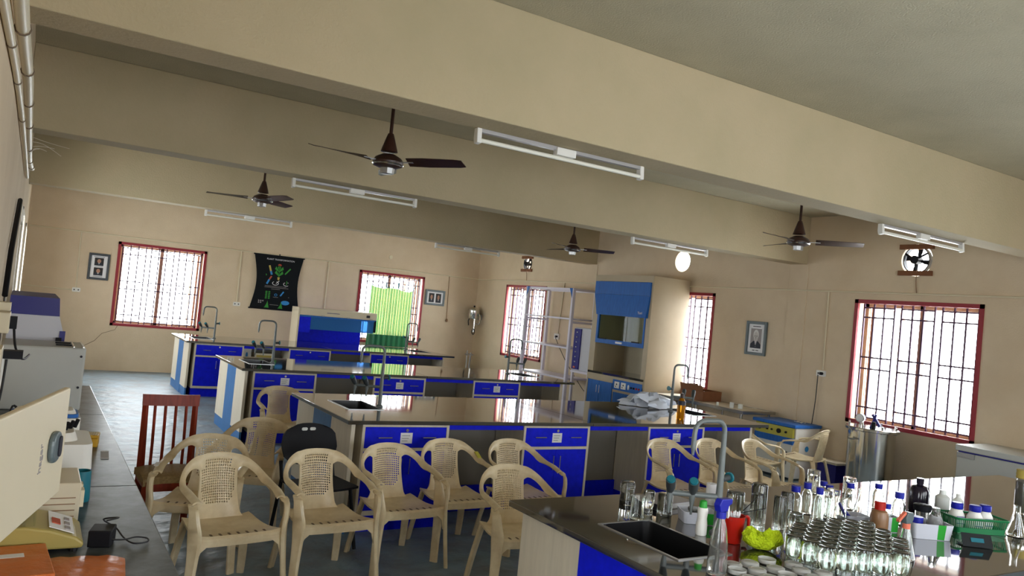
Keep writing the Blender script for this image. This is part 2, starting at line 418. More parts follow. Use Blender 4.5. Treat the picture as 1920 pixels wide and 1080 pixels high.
# ------------------------------------------------------------------ wall wiring
def conduit(label, pts, r=.011, m='ivory_plastic', clips=()):
    t = thing('wall_conduit', label, 'conduit', pts[0], world=True)
    MB().tube(pts, r, 8).build('pipe', m, t)
    for c in clips: MB().lathe([(r*1.35, -.006), (r*1.5, 0), (r*1.35, .006)], 10, (0, 0, 0)).build('clip', 'stain', t).location = V(c)
    return t
conduit('cream conduit running along the far wall above the windows', [(XL+.02, YF-.012, 2.435), (W-.02, YF-.012, 2.425)])
conduit('cream conduit running along the window wall above the portrait', [(W-.025, YF-.02, 2.425), (W-.025, .2, 2.42)])
conduit('short conduit dropping beside the double portrait frame to a socket', [(.66, YF-.012, 2.43), (.67, YF-.012, 1.43)])
conduit('conduit dropping to the socket between window and black poster', [(3.41, YF-.012, 2.43), (3.42, YF-.012, 1.43)])
conduit('conduit dropping between the black poster and the green curtain', [(5.17, YF-.012, 2.43), (5.17, YF-.012, .4)])
conduit('low conduit leading sideways to the socket under the double portrait', [(XL+.02, YF-.012, 1.41), (.60, YF-.012, 1.395)])
conduit('conduit dropping to the socket beside the barred window and portrait', [(W-.012, 6.42, 2.42), (W-.012, 6.41, 1.41)])
conduit('conduit dropping behind the open shelf rack to a socket', [(W-.012, 12.28, 2.42), (W-.012, 12.35, 1.42)])
t = thing('hanging_wire', 'thin wire with a lamp holder hanging beside the small portrait frame', 'wire', (7.98, YF-.012, 1.43), world=True)
MB().tube([(7.97, YF-.008, 2.42), (7.985, YF-.008, 1.9), (8.0, YF-.012, 1.46)], .005, 6).build('cable', 'brown_plastic', t)
MB().lathe([(0, -.05), (.022, -.045), (.025, 0), (.012, .02), (0, .025)], 12, (8.0, YF-.03, 1.44)).build('lamp_holder', 'brown_plastic', t)
def pipe_run(label, pts, r, clips):
    t = thing('wall_pipe', label, 'pipe', pts[0], world=True)
    P = catmull(pts, 5); MB().tube(P, r, 10).build('pipe', 'ivory_plastic', t)
    for i in clips:
        p, d = P[i], (P[min(i+1, len(P)-1)]-P[max(i-1, 0)]).normalized()
        MB().cyl(p-d*.008, p+d*.008, r*1.2, n=10).build('clip', 'stain', t)
pipe_run('thick white pipe clipped high along the wall by the door', [(-.118, 2.2, 2.58), (-.118, 3.0, 2.60), (-.118, 3.52, 2.625), (-.112, 4.48, 2.66), (-.118, 5.5, 2.69), (-.12, 6.3, 2.68), (-.12, 7.3, 2.65), (-.122, 8.4, 2.69), (-.11, 9.3, 2.73)], .024, (4, 9, 14, 19, 24, 29, 34, 38))
pipe_run('thin conduit clipped just below the thick white pipe', [(-.135, 2.4, 2.44), (-.135, 3.3, 2.50), (-.135, 4.16, 2.54), (-.13, 5.45, 2.55), (-.13, 8.5, 2.56)], .014, (4, 9, 14))
t = thing('leaning_rod', 'black rod fixed upright against the wall before the door frame', 'rod', (-.13, 6.7, 1.5), world=True)
MB().tube([(-.128, 6.72, 2.22), (-.128, 5.85, 1.84), (-.128, 5.6, 1.56)], .016, 8).build('rod', 'black_plastic', t)
t = thing('cobweb', 'pale cobweb threads in the corner under the beam', 'cobweb', (XL+.02, 7.07, 2.6), world=True)
for k in range(5):
    a = .5+k*.22; MB().tube(catmull([(XL, 7.08, 2.55+.05*k), (XL+.06+.02*k, 7.09, 2.64+.02*k), (XL+.1+.05*k, 7.1, 2.66+.01*k*(-1)**k)], 4), .002, 4).build('thread', 'cobweb', t)

def socket(label, fn, u, v, cable=None, w=.13, h=.075):
    t = thing('wall_socket', label, 'socket', fn(u, v, 0), world=True)
    pl = MB().prism([(u+a, v+b) for a, b in rrect(w, h, .01)], 0, .028, fn).build('plate', 'white_plastic', t, False)
    for k in (-1, 1):
        MB().prism(ellipse(u+k*w*.25, v, .012, .012, 10), .027, .0295, fn).build('outlet', 'ink', pl, False)
    if cable:
        MB().prism([(u+a*.5-.02, v+b*.6) for a, b in rrect(.06, .06, .01)], .028, .06, fn).build('plug', 'black_plastic', t, False)
        MB().tube(catmull(cable, 4), .006, 6).build('cable', 'black_rubber', t)
socket('white socket under the double portrait near the far corner', FARW, .68, 1.40)
socket('white socket between the barred window and the black poster', FARW, 3.42, 1.39)
socket('white socket with black cable hanging down to the blue incubator', RGTW, 6.43, 1.36, [(W-.05, 6.45, 1.34), (W-.03, 6.47, 1.0), (W-.05, 6.48, .70)])
socket('cream socket behind the open shelf rack with a cable to the oven', RGTW, 12.37, 1.37, [(W-.05, 12.37, 1.35), (W-.1, 11.9, .95), (W-.15, 11.3, .55), (8.4, 10.95, .5)], .16, .11)
t = thing('round_disc', 'small round junction cover on the far wall above the curtain', 'cover', FARW(6.52, 2.68, 0), world=True)
MB().prism(ellipse(6.52, 2.68, .04, .04), 0, .015, FARW).build('cover', 'ivory_plastic', t, False)

# ------------------------------------------------------------------ ceiling fans and tube lights
def make_fan():
    t = thing('ceiling_fan', '', 'fan', group='brown three-blade ceiling fans')
    MB().cyl((0, 0, .09), (0, 0, .66), .013, n=10).build('rod', 'fan_brown', t)
    MB().lathe([(0, .21), (.02, .208), (.03, .18), (.055, .10), (.062, .075), (.05, .07), (0, .07)], 20).build('canopy', 'fan_brown', t)
    mo = MB().lathe([(0, .055), (.05, .055), (.095, .03), (.112, 0), (.105, -.03), (.06, -.045), (0, -.045)], 26).build('motor', 'fan_brown', t)
    MB().lathe([(.108, -.012), (.114, -.017), (.108, -.024)], 26).build('trim_ring', 'chrome', mo)
    MB().lathe([(.052, -.045), (.048, -.085), (.0, -.09), (0, -.045)], 8).build('bottom_cup', 'dull_steel', t)
    for k in range(3):
        a = 2*PI*k/3; R = Matrix.Rotation(a, 3, 'Z')
        rows = []
        for i in range(10):
            s = i/9; r = .16+.44*s; hw = .038+.030*min(1, s*3) - (.022*max(0, (s-.93)/.07))
            rows.append([R @ V((r, y*hw, .004-.020*y*(1-.4*s))) for y in (-1, -.4, .3, 1)])
        b = MB().slab(rows, (0, 0, -.004)).build('blade', 'fan_brown', t)
        br = MB(); br.obox(R @ V((.145, 0, .0)), (.12, .03, .006), R); br.build('bracket', 'dull_steel', b)
    return t
fan = make_fan(); u = [False]
for loc, a, lb in (((2.10, 5.30, 2.75), 68, 'brown ceiling fan hanging over the loose plastic chairs'), ((2.14, 9.1, 2.76), 45, 'brown ceiling fan hanging over the middle bench sink'),
                   ((6.5, 9.05, 2.74), 90, 'brown ceiling fan hanging before the fume hood'), ((6.45, 5.15, 2.735), 70, 'brown ceiling fan hanging before the wall portrait')):
    place(fan, u, loc, math.radians(a), lb)
    # the rod is sized to reach the ceiling
def make_tube():
    t = thing('tube_light', '', 'light', group='fluorescent tube lights under the beams')
    MB().box(-.61, .61, -.016, .02, -.022, 0).build('batten', 'batten_grey', t, False, .003)
    MB().cyl((-.585, -.012, -.068), (.585, -.012, -.068), .013, n=12).build('tube', 'tube_glass', t)
    for s in (-1, 1):
        MB().prism([(-.028, -.085), (.012, -.09), (.02, -.06), (.02, 0), (-.02, 0)], s*.615, s*.585, lambda a, b, d: (d, a, b)).build('end_holder', 'white_plastic', t, False, .004)
    MB().box(-.07, .07, -.026, .02, -.05, -.005).build('ballast_box', 'white_plastic', t, False, .003)
    return t
tube = make_tube(); u = [False]
for x, y, lb in ((2.645, 3.86, 'tube light on the nearest beam, above the loose plastic chairs'), (6.43, 3.86, 'tube light on the nearest beam, beside the exhaust fan over the barred window'),
                 (2.51, 7.04, 'tube light on the middle beam, behind the nearest fan'), (6.50, 7.04, 'tube light on the middle beam, beside the round wall hole'),
                 (2.575, 11.59, 'tube light on the far beam, above the barred window and poster'), (6.17, 11.59, 'tube light on the far beam, above the green curtain')):
    place(tube, u, (x, y, SOF), 0, lb)

# ------------------------------------------------------------------ island benches
def handle(u0, u1, z0, z1, fn, parent, out=.028):
    p = [fn(u0, z0, 0), fn(u0, z0, out), fn(u1, z1, out), fn(u1, z1, 0)]
    MB().tube(p, .0045, 6).build('handle', 'chrome', parent)
def cabinet(label, fn, u0, u1, cat='cabinet', note=True, flip=1, depth=.44, z1=T-.0315):
    t = thing('drawer_cabinet', label, cat, fn((u0+u1)/2, 0, 0), group='blue and cream bench cabinets', world=True)
    P = lambda nm, m, a, b, c, d, e, f, par=t, bv=0: MB().prism([(a, c), (b, c), (b, d), (a, d)], e, f, fn).build(nm, m, par, False, bv)
    P('carcass', 'cream_laminate', u0, u1, .13, z1, -depth, -.001)
    P('kick', 'deep_blue', u0+.01, u1-.01, 0, .13, -depth, -.03)
    w = .022
    for q in ((u0, u0+w, .13, z1), (u1-w, u1, .13, z1), (u0+w, u1-w, z1-w, z1), (u0+w, u1-w, .612, .635), (u0+w, u1-w, .13, .165)):
        P('face_frame', 'cream_laminate', *q, -.001, .012)
    mid = (u0+u1)/2
    dr = P('drawer', 'deep_blue', u0+w+.002, u1-w-.002, .637, z1-w-.002, -.001, .009)
    for s in (-1, 1): handle(mid+s*.185-.055, mid+s*.185+.055, .718, .718, lambda a, b, d: fn(a, b, d+.009), dr)
    MB().prism(ellipse(mid, .772, .012, .012, 12), .009, .018, fn).build('lock', 'chrome', dr, False)
    if note:
        pp = P('paper_label', 'paper_white', mid-.05, mid+.05, .67, .752, .0095, .0105, dr)
        for k in range(3): P('writing', 'ink', mid-.038, mid+.03-.01*k, .728-.02*k, .731-.02*k, .0105, .0109, dr)
    for s in (-1, 1):
        a, b = (u0+w+.002, mid-.0015) if s < 0 else (mid+.0015, u1-w-.002)
        dd = P('door', 'deep_blue', a, b, .167, .610, -.001, .009)
        hx = mid+s*.035; handle(hx, hx, .44, .56, lambda p, q, d: fn(p, q, d+.009), dd)
    return t
NAMES = {}
def island(y0, y1, nm, key, cabs=(True, True, True), notes=(True, True, True), frontless=False):
    x0, x1 = 2.07, 6.64; fy = y0+.06
    fn = lambda u, w, d: (u, fy-d, w)
    # worktop
    t = thing('lab_worktop', 'glossy black stone worktop of '+nm, 'worktop', ((x0+x1)/2, (y0+y1)/2, T-.03), group='black stone worktops', world=True)
    sy = (y0+.54, y0+1.03)
    sinks = [(2.27, 2.55, *sy), (6.10, 6.41, *sy)]
    top = 'granite'
    for a, b in ((x0, 4.335), (4.337, x1)):
        hs = [s for s in sinks if a < s[0] < b]
        us = [a, b]+[x for s in hs for x in s[:2]]; vs = [y0, y1]+[x for s in hs for x in s[2:]]
        MB().plate(us, vs, hs, T-.03, T, FLAT).build('stone_slab', top, t, False, .004)
    for s in sinks:
        a, b, c, d = s
        sk = MB(); w = .008
        sk.plate([a-.012, a, b, b+.012], [c-.012, c, d, d+.012], [(a, b, c, d)], T, T+.004, FLAT)
        rim = sk.build('sink_rim', 'dull_steel', t, False)
        bs = MB(); z = T-.19
        ring = [(x+(a+b)/2, y+(c+d)/2) for x, y in rrect(b-a, d-c, .04)]; n_ = len(ring)
        bs.add([(x, y, T+.002) for x, y in ring]+[((x-(a+b)/2)*.93+(a+b)/2, (y-(c+d)/2)*.96+(c+d)/2, z) for x, y in ring], [(i, (i+1) % n_, n_+(i+1) % n_, n_+i) for i in range(n_)]+[tuple(range(n_, 2*n_))])
        bs.build('sink_basin', 'sink_black', t)
    # base
    f = thing('bench_base', 'cream and blue panelled base of '+nm, 'bench base', ((x0+x1)/2, (y0+y1)/2, 0), group='bench bases', world=True)
    L = y1-y0-.12
    for X0, X1, lab in ((2.12, 2.15, 0), (6.43, 6.46, 1)):
        for k, m in enumerate(('cream_laminate', 'panel_blue' if key != 4 else 'deep_blue', 'cream_laminate')):
            MB().box(X0, X1, y0+.06+L*k/3+.001, y0+.06+L*(k+1)/3-.001, .131 if k != 1 else .0, T-.0315).build('end_panel', m, f, False)
        for k in (0, 2): MB().box(X0+.004, X1-.004, y0+.06+L*k/3, y0+.06+L*(k+1)/3, 0, .13).build('kick_panel', 'panel_blue', f, False)
    for a, b in ((2.934, 3.641), (4.344, 5.032), (5.764, 6.428)):
        MB().box(a, b, fy, fy+.02, T-.075, T-.0315).build('apron_rail', 'deep_blue', f, False)
        MB().box(a, b, fy+.41, fy+.43, .0, .22).build('foot_panel', 'deep_blue', f, False)
        MB().box(a, b, fy+.445, fy+.46, .0, T-.075).build('knee_panel', 'dark_inner', f, False)
    MB().box(2.152, 6.428, y1-.11, y1-.09, 0, T-.0315).build('rear_panel', 'cream_laminate', f, False)
    if not frontless:
        for (a, b), where, nt_ in zip(((2.204, 2.932), (3.643, 4.342), (5.034, 5.762)), ('under the near-door sink end of ', 'in the middle of ', 'towards the window-wall end of '), notes):
            cabinet('blue-fronted drawer cabinet '+where+nm, fn, a, b, note=nt_)
    return fn
B3 = island(5.47, 6.95, 'the bench with the crumpled plastic bag', 3)
B2 = island(8.88, 10.37, 'the middle bench', 2)
B1 = island(12.57, 14.07, 'the farthest bench by the green curtain', 1, notes=(False, False, False))
B4 = island(1.71, 3.21, 'the glassware bench', 4, frontless=True)

def make_tap():
    t = thing('lab_tap', '', 'tap', group='grey gooseneck laboratory taps')
    MB().lathe([(0, 0), (.03, 0), (.03, .008), (.016, .018), (0, .018)], 14).build('base_flange', 'tap_grey', t)
    col = [(0, 0, .0), (0, 0, .2), (0, 0, .455)]
    neck = catmull([(0, 0, .45), (-.008, 0, .485), (-.04, 0, .507), (-.10, 0, .51), (-.165, 0, .507), (-.195, 0, .485), (-.203, 0, .45)], 4)
    MB().tube(col, [.0155, .0155, .011], 12).build('column', 'tap_grey', t)
    nk = MB().tube(neck+[(-.204, 0, .39)], .011, 10).build('gooseneck', 'tap_grey', t)
    MB().tube([(-.204, 0, .39), (-.204, 0, .372), (-.204, 0, .36)], [.011, .007, .006], 8).build('nozzle', 'tap_grey', nk)
    v = MB().cyl((.01, 0, .245), (.055, 0, .25), .014, n=12).build('valve', 'tap_dark', t)
    MB().cyl((.055, 0, .25), (.066, 0, .251), .024, n=16).build('valve_disc', 'teal_cap', v)
    arm = MB().tube([(0, 0, .165), (-.09, .063, .165), (-.185, .128, .165)], .0125, 10).build('side_arm', 'tap_grey', t)
    for x, y in ((-.185, .128), (-.10, .07)):
        c = MB().tube([(x, y, .175), (x, y, .14), (x-.004, y-.004, .115), (x-.004, y-.004, .075)], [.016, .013, .008, .005], 10).build('outlet_cock', 'tap_grey', t)
        h = MB().tube([(x, y, .17), (x-.02, y-.02, .195), (x-.05, y-.045, .235)], [.013, .021, .023], 12).build('cock_handle', 'tap_dark', t)
        MB().tube([(x-.05, y-.045, .235), (x-.055, y-.049, .241)], [.020, .018], 12).build('cap', 'teal_cap', h)
    return t
tap = make_tap(); u = [False]
for x, y, a, lb in ((2.62, 13.4, 0, 'grey tap at the window end of the farthest bench'), (6.03, 13.4, 180, 'grey tap before the green curtain on the farthest bench'),
                    (2.60, 9.66, 0, 'grey tap at the sink nearest the poster on the middle bench'), (6.03, 9.72, 180, 'grey tap beside the shelf rack on the middle bench'),
                    (2.60, 6.19, 0, 'grey tap at the sink just behind the row of plastic chairs'), (6.02, 6.28, 180, 'grey tap behind the amber bottle and plastic bag'),
                    (2.74, 2.50, 4, 'large grey tap standing among the glassware')):
    place(tap, u, (x, y, T+.001), math.radians(a), lb)

# ------------------------------------------------------------------ chairs
def make_plastic_chair():
    t = thing('plastic_armchair', '', 'chair', group='cream moulded plastic armchairs')
    m = 'chair_plastic'
    rows = []
    for i in range(9):
        s = i/8; y = -.225+.40*s; hw = .232-.035*s
        z0 = .398-.022*math.sin(PI*min(1, s*1.05))-.006*s
        rows.append([(x*hw, y, z0-.012*(1-x*x)*(1 if s > .1 else .3) + (.0 if abs(x) < .95 else .006)) for x in (-1, -.75, -.5, -.25, 0, .25, .5, .75, 1)])
    front = [(p[0]*1.0, p[1]-.012, p[2]-.045) for p in rows[0]]; front2 = [(p[0], p[1]-.014, p[2]-.012) for p in rows[0]]
    seat = MB().slab([front, front2]+rows, (0, .004, -.012)).build('seat', m, t)
    for k in range(7):
        x = -.15+.05*k; MB().obox((x, -.19, .3905), (.012, .035, .002)).build('seat_slot', 'stain', seat, False)
    # moulded shell: arms running up into the top rail, perforated splat below its middle
    half = [(.262, -.175, .560), (.272, -.08, .582), (.272, .02, .597), (.254, .10, .630), (.212, .17, .684), (.15, .213, .728), (.08, .234, .747), (0, .240, .752)]
    path = catmull(half, 6)
    XS = .118; NC = 18
    def top_at(x):                                  # point of the top edge above a given x on the back part
        for p, q in zip(path[::-1], path[::-1][1:]):
            if p.x <= x <= q.x: return p.lerp(q, (x-p.x)/(q.x-p.x))
    rail = [p for p in path if p.x > XS+.012]
    cols = []                                       # right half from arm front to splat edge
    for p in path:
        if p.x <= XS+.006 and p.y > .1: break
        cols.append(p)
    def wn(p):
        s_ = max(0, min(1, (p.y+.02)/.21)); f = s_*s_*(3-2*s_)
        Wd = (V((-(1-f), 0, 0))+V((-.25*f*(p.x/.2), -.20*f, -.96*f))).normalized()
        w = .052-.006*f
        if p.y > .15: w += .060*math.exp(-max(0, p.x-XS)/.022)
        return Wd, w, f
    def shell(name, quads, th):
        me = bpy.data.meshes.new(name); vs, fs = [], []
        for q in quads: fs.append(tuple(range(len(vs), len(vs)+len(q)))); vs += [tuple(p) for p in q]
        me.from_pydata(vs, [], fs); bm = bmesh.new(); bm.from_mesh(me)
        bmesh.ops.remove_doubles(bm, verts=bm.verts, dist=.0003); bmesh.ops.recalc_face_normals(bm, faces=bm.faces); bm.to_mesh(me); bm.free()
        o = bpy.data.objects.new(name, me); COL.objects.link(o); so = o.modifiers.new('thickness', 'SOLIDIFY'); so.thickness = th; so.offset = 0
        m2 = bpy.data.meshes.new_from_object(o.evaluated_get(bpy.context.evaluated_depsgraph_get())); bpy.data.objects.remove(o)
        m2.polygons.foreach_set('use_smooth', [True]*len(m2.polygons)); m2.set_sharp_from_angle(angle=math.radians(50))
        m2.name = name; m2.materials.clear(); m2.materials.append(MATS[m]); return link(name, m2, t)
    NR = 5
    def strip_pts(p):
        Wd, w, f = wn(p); out = []
        for r in range(NR+1):
            k = r/NR; lift = .012*(1-(2*k-1)**2)        # softly crowned band
            out.append(p+Wd*w*k+(V((0, 0, 1))*(1-f)+V((0, -.9, .3))*f)*lift)
        return out
    mir = lambda p: V((-p.x, p.y, p.z))
    arms = [strip_pts(p) for p in cols]; ka = next(i for i, p in enumerate(cols) if p.y > .13)
    back = []
    for sg in (1, -1):
        g = (lambda p: p) if sg > 0 else mir
        A = [[g(q[k]), g(q2[k]), g(q2[k+1]), g(q[k+1])] for q, q2 in zip(arms[:ka], arms[1:ka+1]) for k in range(NR)]
        shell('armrest', A, .010)
        back += [[g(q[k]), g(q2[k]), g(q2[k+1]), g(q[k+1])] for q, q2 in zip(arms[ka:], arms[ka+1:]) for k in range(NR)]
    edge = arms[-1]; ZR = edge[-1].z                 # the splat hangs from here
    xs = [edge[0].x*(-1+2*i/NC) for i in range(NC+1)]
    def cp(i, v):                                    # v 0 top edge .. 1 seat
        e = abs(-1+2*i/NC); sg = 1 if i*2 >= NC else -1
        tp = top_at(abs(xs[i])); z = tp.z+( .368-tp.z)*v
        hw = 1-.12*math.sin(PI*min(1, v*1.2))+.35*max(0, v-.82)/.18*(max(0, v-.82)/.18)
        yb = tp.y-.075*v+.012*math.sin(PI*v)*(1-e*e)*1.5
        crown = .010*math.exp(-((v-.06)/.05)**2)
        return V((xs[i]*hw, yb-crown, z))
    vv = [(edge[0].z-q.z)/(edge[0].z-.368) for q in edge]
    vs_ = vv+[vv[-1]+(1-vv[-1])*(j+1)/20 for j in range(20)]
    def C(i, j):
        if i == NC and j <= NR: return edge[j]
        if i == 0 and j <= NR: return mir(edge[j])
        if j <= NR:                                  # blend the edge columns into the strip
            k = abs(-1+2*i/NC)**6; e = edge[j] if i*2 >= NC else mir(edge[j]); c = cp(i, vs_[j]); return c.lerp(V((c.x, e.y, e.z)), k*.8)
        c = cp(i, vs_[j])
        if j <= NR+6:                                # ease the splat edges in from the fillet
            e = edge[NR] if i*2 >= NC else mir(edge[NR]); k = (1-(j-NR)/7)**2*abs(-1+2*i/NC)**2
            c = V((c.x+(e.x-cp(NC if i*2 >= NC else 0, vs_[NR]).x)*k, c.y, c.z))
        return c
    nj = len(vs_)-1
    for i in range(NC):
        for j in range(nj):
            c = [C(i, j), C(i+1, j), C(i+1, j+1), C(i, j+1)]
            uu = abs(-1+2*(i+.5)/NC); v = (vs_[j]+vs_[j+1])/2
            if j >= 2 and v < .76 and uu < .86-.25*max(0, v-.45) and (uu/.86)**4+(max(0, v-.40)/.36)**4 < 1 and (uu < .7 or v > .2):
                mc = sum(c, V((0, 0, 0)))/4; d = [(c[k]+c[(k+1) % 4])/2*.80+mc*.20 for k in range(4)]
                for k in range(4): back.append([c[k], c[(k+1) % 4], d[k]]); back.append([d[(k-1) % 4], c[k], d[k]])
            else: back.append(c)
    shell('backrest', back, .007)
    for sx in (-1, 1):
        P = catmull([(sx*.258, -.165, .556), (sx*.262, -.205, .535), (sx*.258, -.222, .47), (sx*.250, -.225, .40), (sx*.252, -.232, .30), (sx*.262, -.245, .15), (sx*.272, -.262, 0)], 4)
        pr = []
        for i, p in enumerate(P):
            s = i/(len(P)-1); w = .056+.030*math.exp(-((s-.5)/.2)**2)
            if s < .12: pr.append((p, V((1, 0, 0)), V((0, .6, .8)), .05, .022))
            else: pr.append((p, V((sx*.55, .83, 0)), V((.83, -sx*.55, 0)), w, .026))
        lg = MB().ribbon(pr, None); lg.prism([(sx*.25, .372), (sx*.12, .372), (sx*.175, .352), (sx*.215, .318), (sx*.238, .25)], -.240, -.226, lambda p, q, d: (p, d, q)); lg.build('leg', m, t)
        P = catmull([(sx*.175, .16, .385), (sx*.185, .185, .30), (sx*.205, .225, .13), (sx*.215, .255, 0)], 4)
        MB().ribbon([(p, V((sx*.8, -.6, 0)), V((.6, sx*.8, 0)), .062-.018*i/(len(P)-1), .026) for i, p in enumerate(P)], None).build('leg', m, t)
    return t
chair = make_plastic_chair(); u = [False]
CH = [(2.31, 7.98, 0, 'cream plastic armchair standing alone between the middle bench and the bag bench'),
      (1.53, 5.97, -30, 'cream plastic armchair between the red wooden chair and the black chair'),
      (1.06, 5.27, -24, 'cream plastic armchair with a white sticker on its arm, before the red wooden chair'),
      (1.085, 4.64, 8, 'cream plastic armchair standing foremost beside the wall counter'),
      (1.695, 4.73, 4, 'cream plastic armchair with its back against the black chair'),
      (2.265, 4.91, 5, 'cream plastic armchair before the drawer cabinet at the sink'),
      (2.79, 5.07, 2, 'cream plastic armchair with a yellow mark on its arm rail'),
      (3.35, 5.05, 4, 'cream plastic armchair directly before the middle drawer cabinet with a paper note'),
      (2.78, 4.17, -6, 'cream plastic armchair pushed up to the end of the glassware bench'),
      (4.965, 5.05, 0, 'cream plastic armchair behind the large grey tap, first of three side by side'),
      (5.555, 5.05, 3, 'cream plastic armchair in the middle of the three side by side'),
      (6.13, 5.02, 12, 'cream plastic armchair at the bench corner, last of three side by side'),
      (6.97, 5.95, 85, 'cream plastic armchair between bench corner and the blue incubator'),
      (7.93, 5.98, 195, 'cream plastic armchair seen side-on by the steel autoclave')]
for x, y, a, lb in CH:
    c = place(chair, u, (x, y, 0), math.radians(a), lb)
    if 'white sticker' in lb: MARK1 = c
    if 'yellow mark' in lb: MARK2 = c
MB().obox((-.262, -.09, .594), (.035, .05, .004), Matrix.Rotation(.2, 3, 'X')).build('sticker', 'paper_white', MARK1, False)
MB().obox((.232, .10, .648), (.03, .07, .006), Matrix.Rotation(.5, 3, 'X')).build('yellow_mark', 'yellow_panel', MARK2, False)
t = thing('wooden_chair', 'red-brown wooden dining chair with slatted back and tan padded seat', 'chair', (.95, 5.86, 0), math.radians(2))
t.scale = (1, 1, .94)
M_ = 'red_wood'
for sx in (-1, 1):
    MB().tube([(sx*.165, .19, .0), (sx*.165, .17, .45), (sx*.168, .215, .93)], [.024, .026, .02], 4).build('leg', M_, t, False)
    MB().tube([(sx*.175, -.19, 0), (sx*.175, -.185, .42)], [.022, .028], 4).build('leg', M_, t, False)
    MB().box(sx*.175-.012, sx*.175+.012, -.17, .17, .36, .42).build('seat_rail', M_, t, False)
MB().box(-.17, .17, -.197, -.173, .35, .42).build('seat_rail', M_, t, False)
MB().box(-.165, .165, .165, .19, .36, .42).build('seat_rail', M_, t, False)
MB().slab([[(x*.2, -.205+.39*j/6, .47-.02*x**4-.012*(abs(j-3)/3)**4) for x in (-1, -.8, -.4, 0, .4, .8, 1)] for j in range(7)], (0, 0, -.05)).build('seat_cushion', 'seat_fabric', t)
MB().slab([[(x*.19, .217-.012*(1-x*x), .90), (x*.193, .222-.012*(1-x*x), .985)] for x in (-1, -.5, 0, .5, 1)], (0, -.024, 0)).build('top_rail', M_, t, False)
for k in range(4):
    x = -.105+.07*k; MB().tube([(x, .165, .42), (x, .168, .6), (x, .205, .91)], .011, 6).build('back_slat', M_, t)
t = thing('black_chair', 'black plastic shell chair on dark metal legs among the cream chairs', 'chair', (1.84, 5.34, 0), math.radians(10))
rows = [[(x*.215*math.sqrt(max(.25, 1-(abs(s-.5)/.56)**4)), .17+.05*s-.03*x*x, .53+.285*s-.02*abs(x)**3*(1 if s > .5 else -1)) for x in (-1, -.7, -.35, 0, .35, .7, 1)] for s in (0, .06, .15, .35, .6, .82, .93, 1)]
bk = MB().slab(rows, (0, .012, 0)).build('backrest', 'black_plastic', t)
for sx in (-1, 1): MB().prism([(a*1+sx*.035, b+.735) for a, b in rrect(.05, .022, .01)], .14, .245, lambda p, q, d: (p, d+.0, q)).build('grip_hole', 'chair_plastic', bk, False) if False else MB().prism([(a+sx*.032, b+.775) for a, b in rrect(.046, .022, .0105)], .207, .211, lambda p, q, d: (p, d, q)).build('grip_hole', 'milky', bk, False)
MB().slab([[(x*.21, -.2+.36*j/5, .44-.012*(1-x*x)) for x in (-1, -.6, 0, .6, 1)] for j in range(6)], (0, 0, -.015)).build('seat', 'black_plastic', t)
for sx in (-1, 1):
    MB().tube([(sx*.19, -.12, .425), (sx*.225, -.2, .0)], .013, 8).build('leg', 'black_plastic', t)
    MB().tube([(sx*.2, .19, .56), (sx*.2, .15, .44), (sx*.22, .22, 0)], .013, 8).build('leg', 'black_plastic', t)
    MB().tube([(sx*.195, -.15, .425), (sx*.195, .15, .43)], .011, 8).build('side_rail', 'black_plastic', t)

# ------------------------------------------------------------------ far wall pictures, poster, curtain
def rect(a, b, c, d): return [(a, c), (b, c), (b, d), (a, d)]
def framed(label, fn, a, b, c, d, photos, fm, bw=.045):
    t = thing('picture_frame', label, 'picture', fn((a+b)/2, c, 0), world=True)
    for q in ((a, a+bw, c, d), (b-bw, b, c, d), (a+bw, b-bw, c, c+bw), (a+bw, b-bw, d-bw, d)):
        MB().prism(rect(*q), 0, .03, fn).build('frame_side', fm, t, False, .004)
    MB().prism(rect(a+bw, b-bw, c+bw, d-bw), 0, .012, fn).build('mount', 'paper_white', t, False)
    for (p, q, r, s, tone) in photos:
        w, h = q-p, s-r; cx = (p+q)/2
        ph = MB().prism(rect(p, q, r, s), .012, .0128, fn).build('photo', 'photo_grey' if tone == 'grey' else 'hair_print', t, False)
        fc = 'skin_grey' if tone == 'grey' else 'skin_print'
        hr = 'hair_white' if tone == 'grey' else 'hair_print'
        MB().prism([(p, r), (q, r), (q-.02*w, r+.2*h), (cx+.22*w, r+.36*h), (cx-.22*w, r+.36*h), (p+.02*w, r+.2*h)], .0128, .0132, fn).build('suit', 'suit_print', ph, False)
        MB().prism([(cx-.09*w, r+.36*h), (cx, r+.06*h), (cx+.09*w, r+.36*h)], .0132, .0134, fn).build('shirt', 'paper_white', ph, False)
        MB().prism([(cx-.02*w, r+.34*h), (cx+.02*w, r+.34*h), (cx+.025*w, r+.1*h), (cx-.025*w, r+.1*h)], .0134, .0136, fn).build('necktie', 'suit_print', ph, False)
        MB().prism(ellipse(cx, r+.68*h, .25*w, .27*h), .0132, .0135, fn).build('hair', hr, ph, False)
        MB().prism(ellipse(cx, r+.58*h, .21*w, .25*h), .0135, .0138, fn).build('face', fc, ph, False)
        for k in (-1, 1): MB().prism(ellipse(cx+k*.085*w, r+.62*h, .045*w, .022*h, 10), .0138, .014, fn).build('eye', 'hair_print', ph, False)
        MB().prism(ellipse(cx, r+.44*h, .075*w, .014*h, 10), .0138, .014, fn).build('mouth', 'red_print' if tone != 'grey' else 'photo_grey', ph, False)
        MB().prism([(cx-.03*w, r+.5*h), (cx+.03*w, r+.5*h), (cx, r+.6*h)], .0138, .014, fn).build('nose', 'hair_print' if tone == 'grey' else 'red_print', ph, False)
    return t
def wline(fn, par, a, b, z, h=.008, m='ink', d=.012): MB().prism(rect(a, b, z, z+h), d, d+.0006, fn).build('caption', m, par, False)
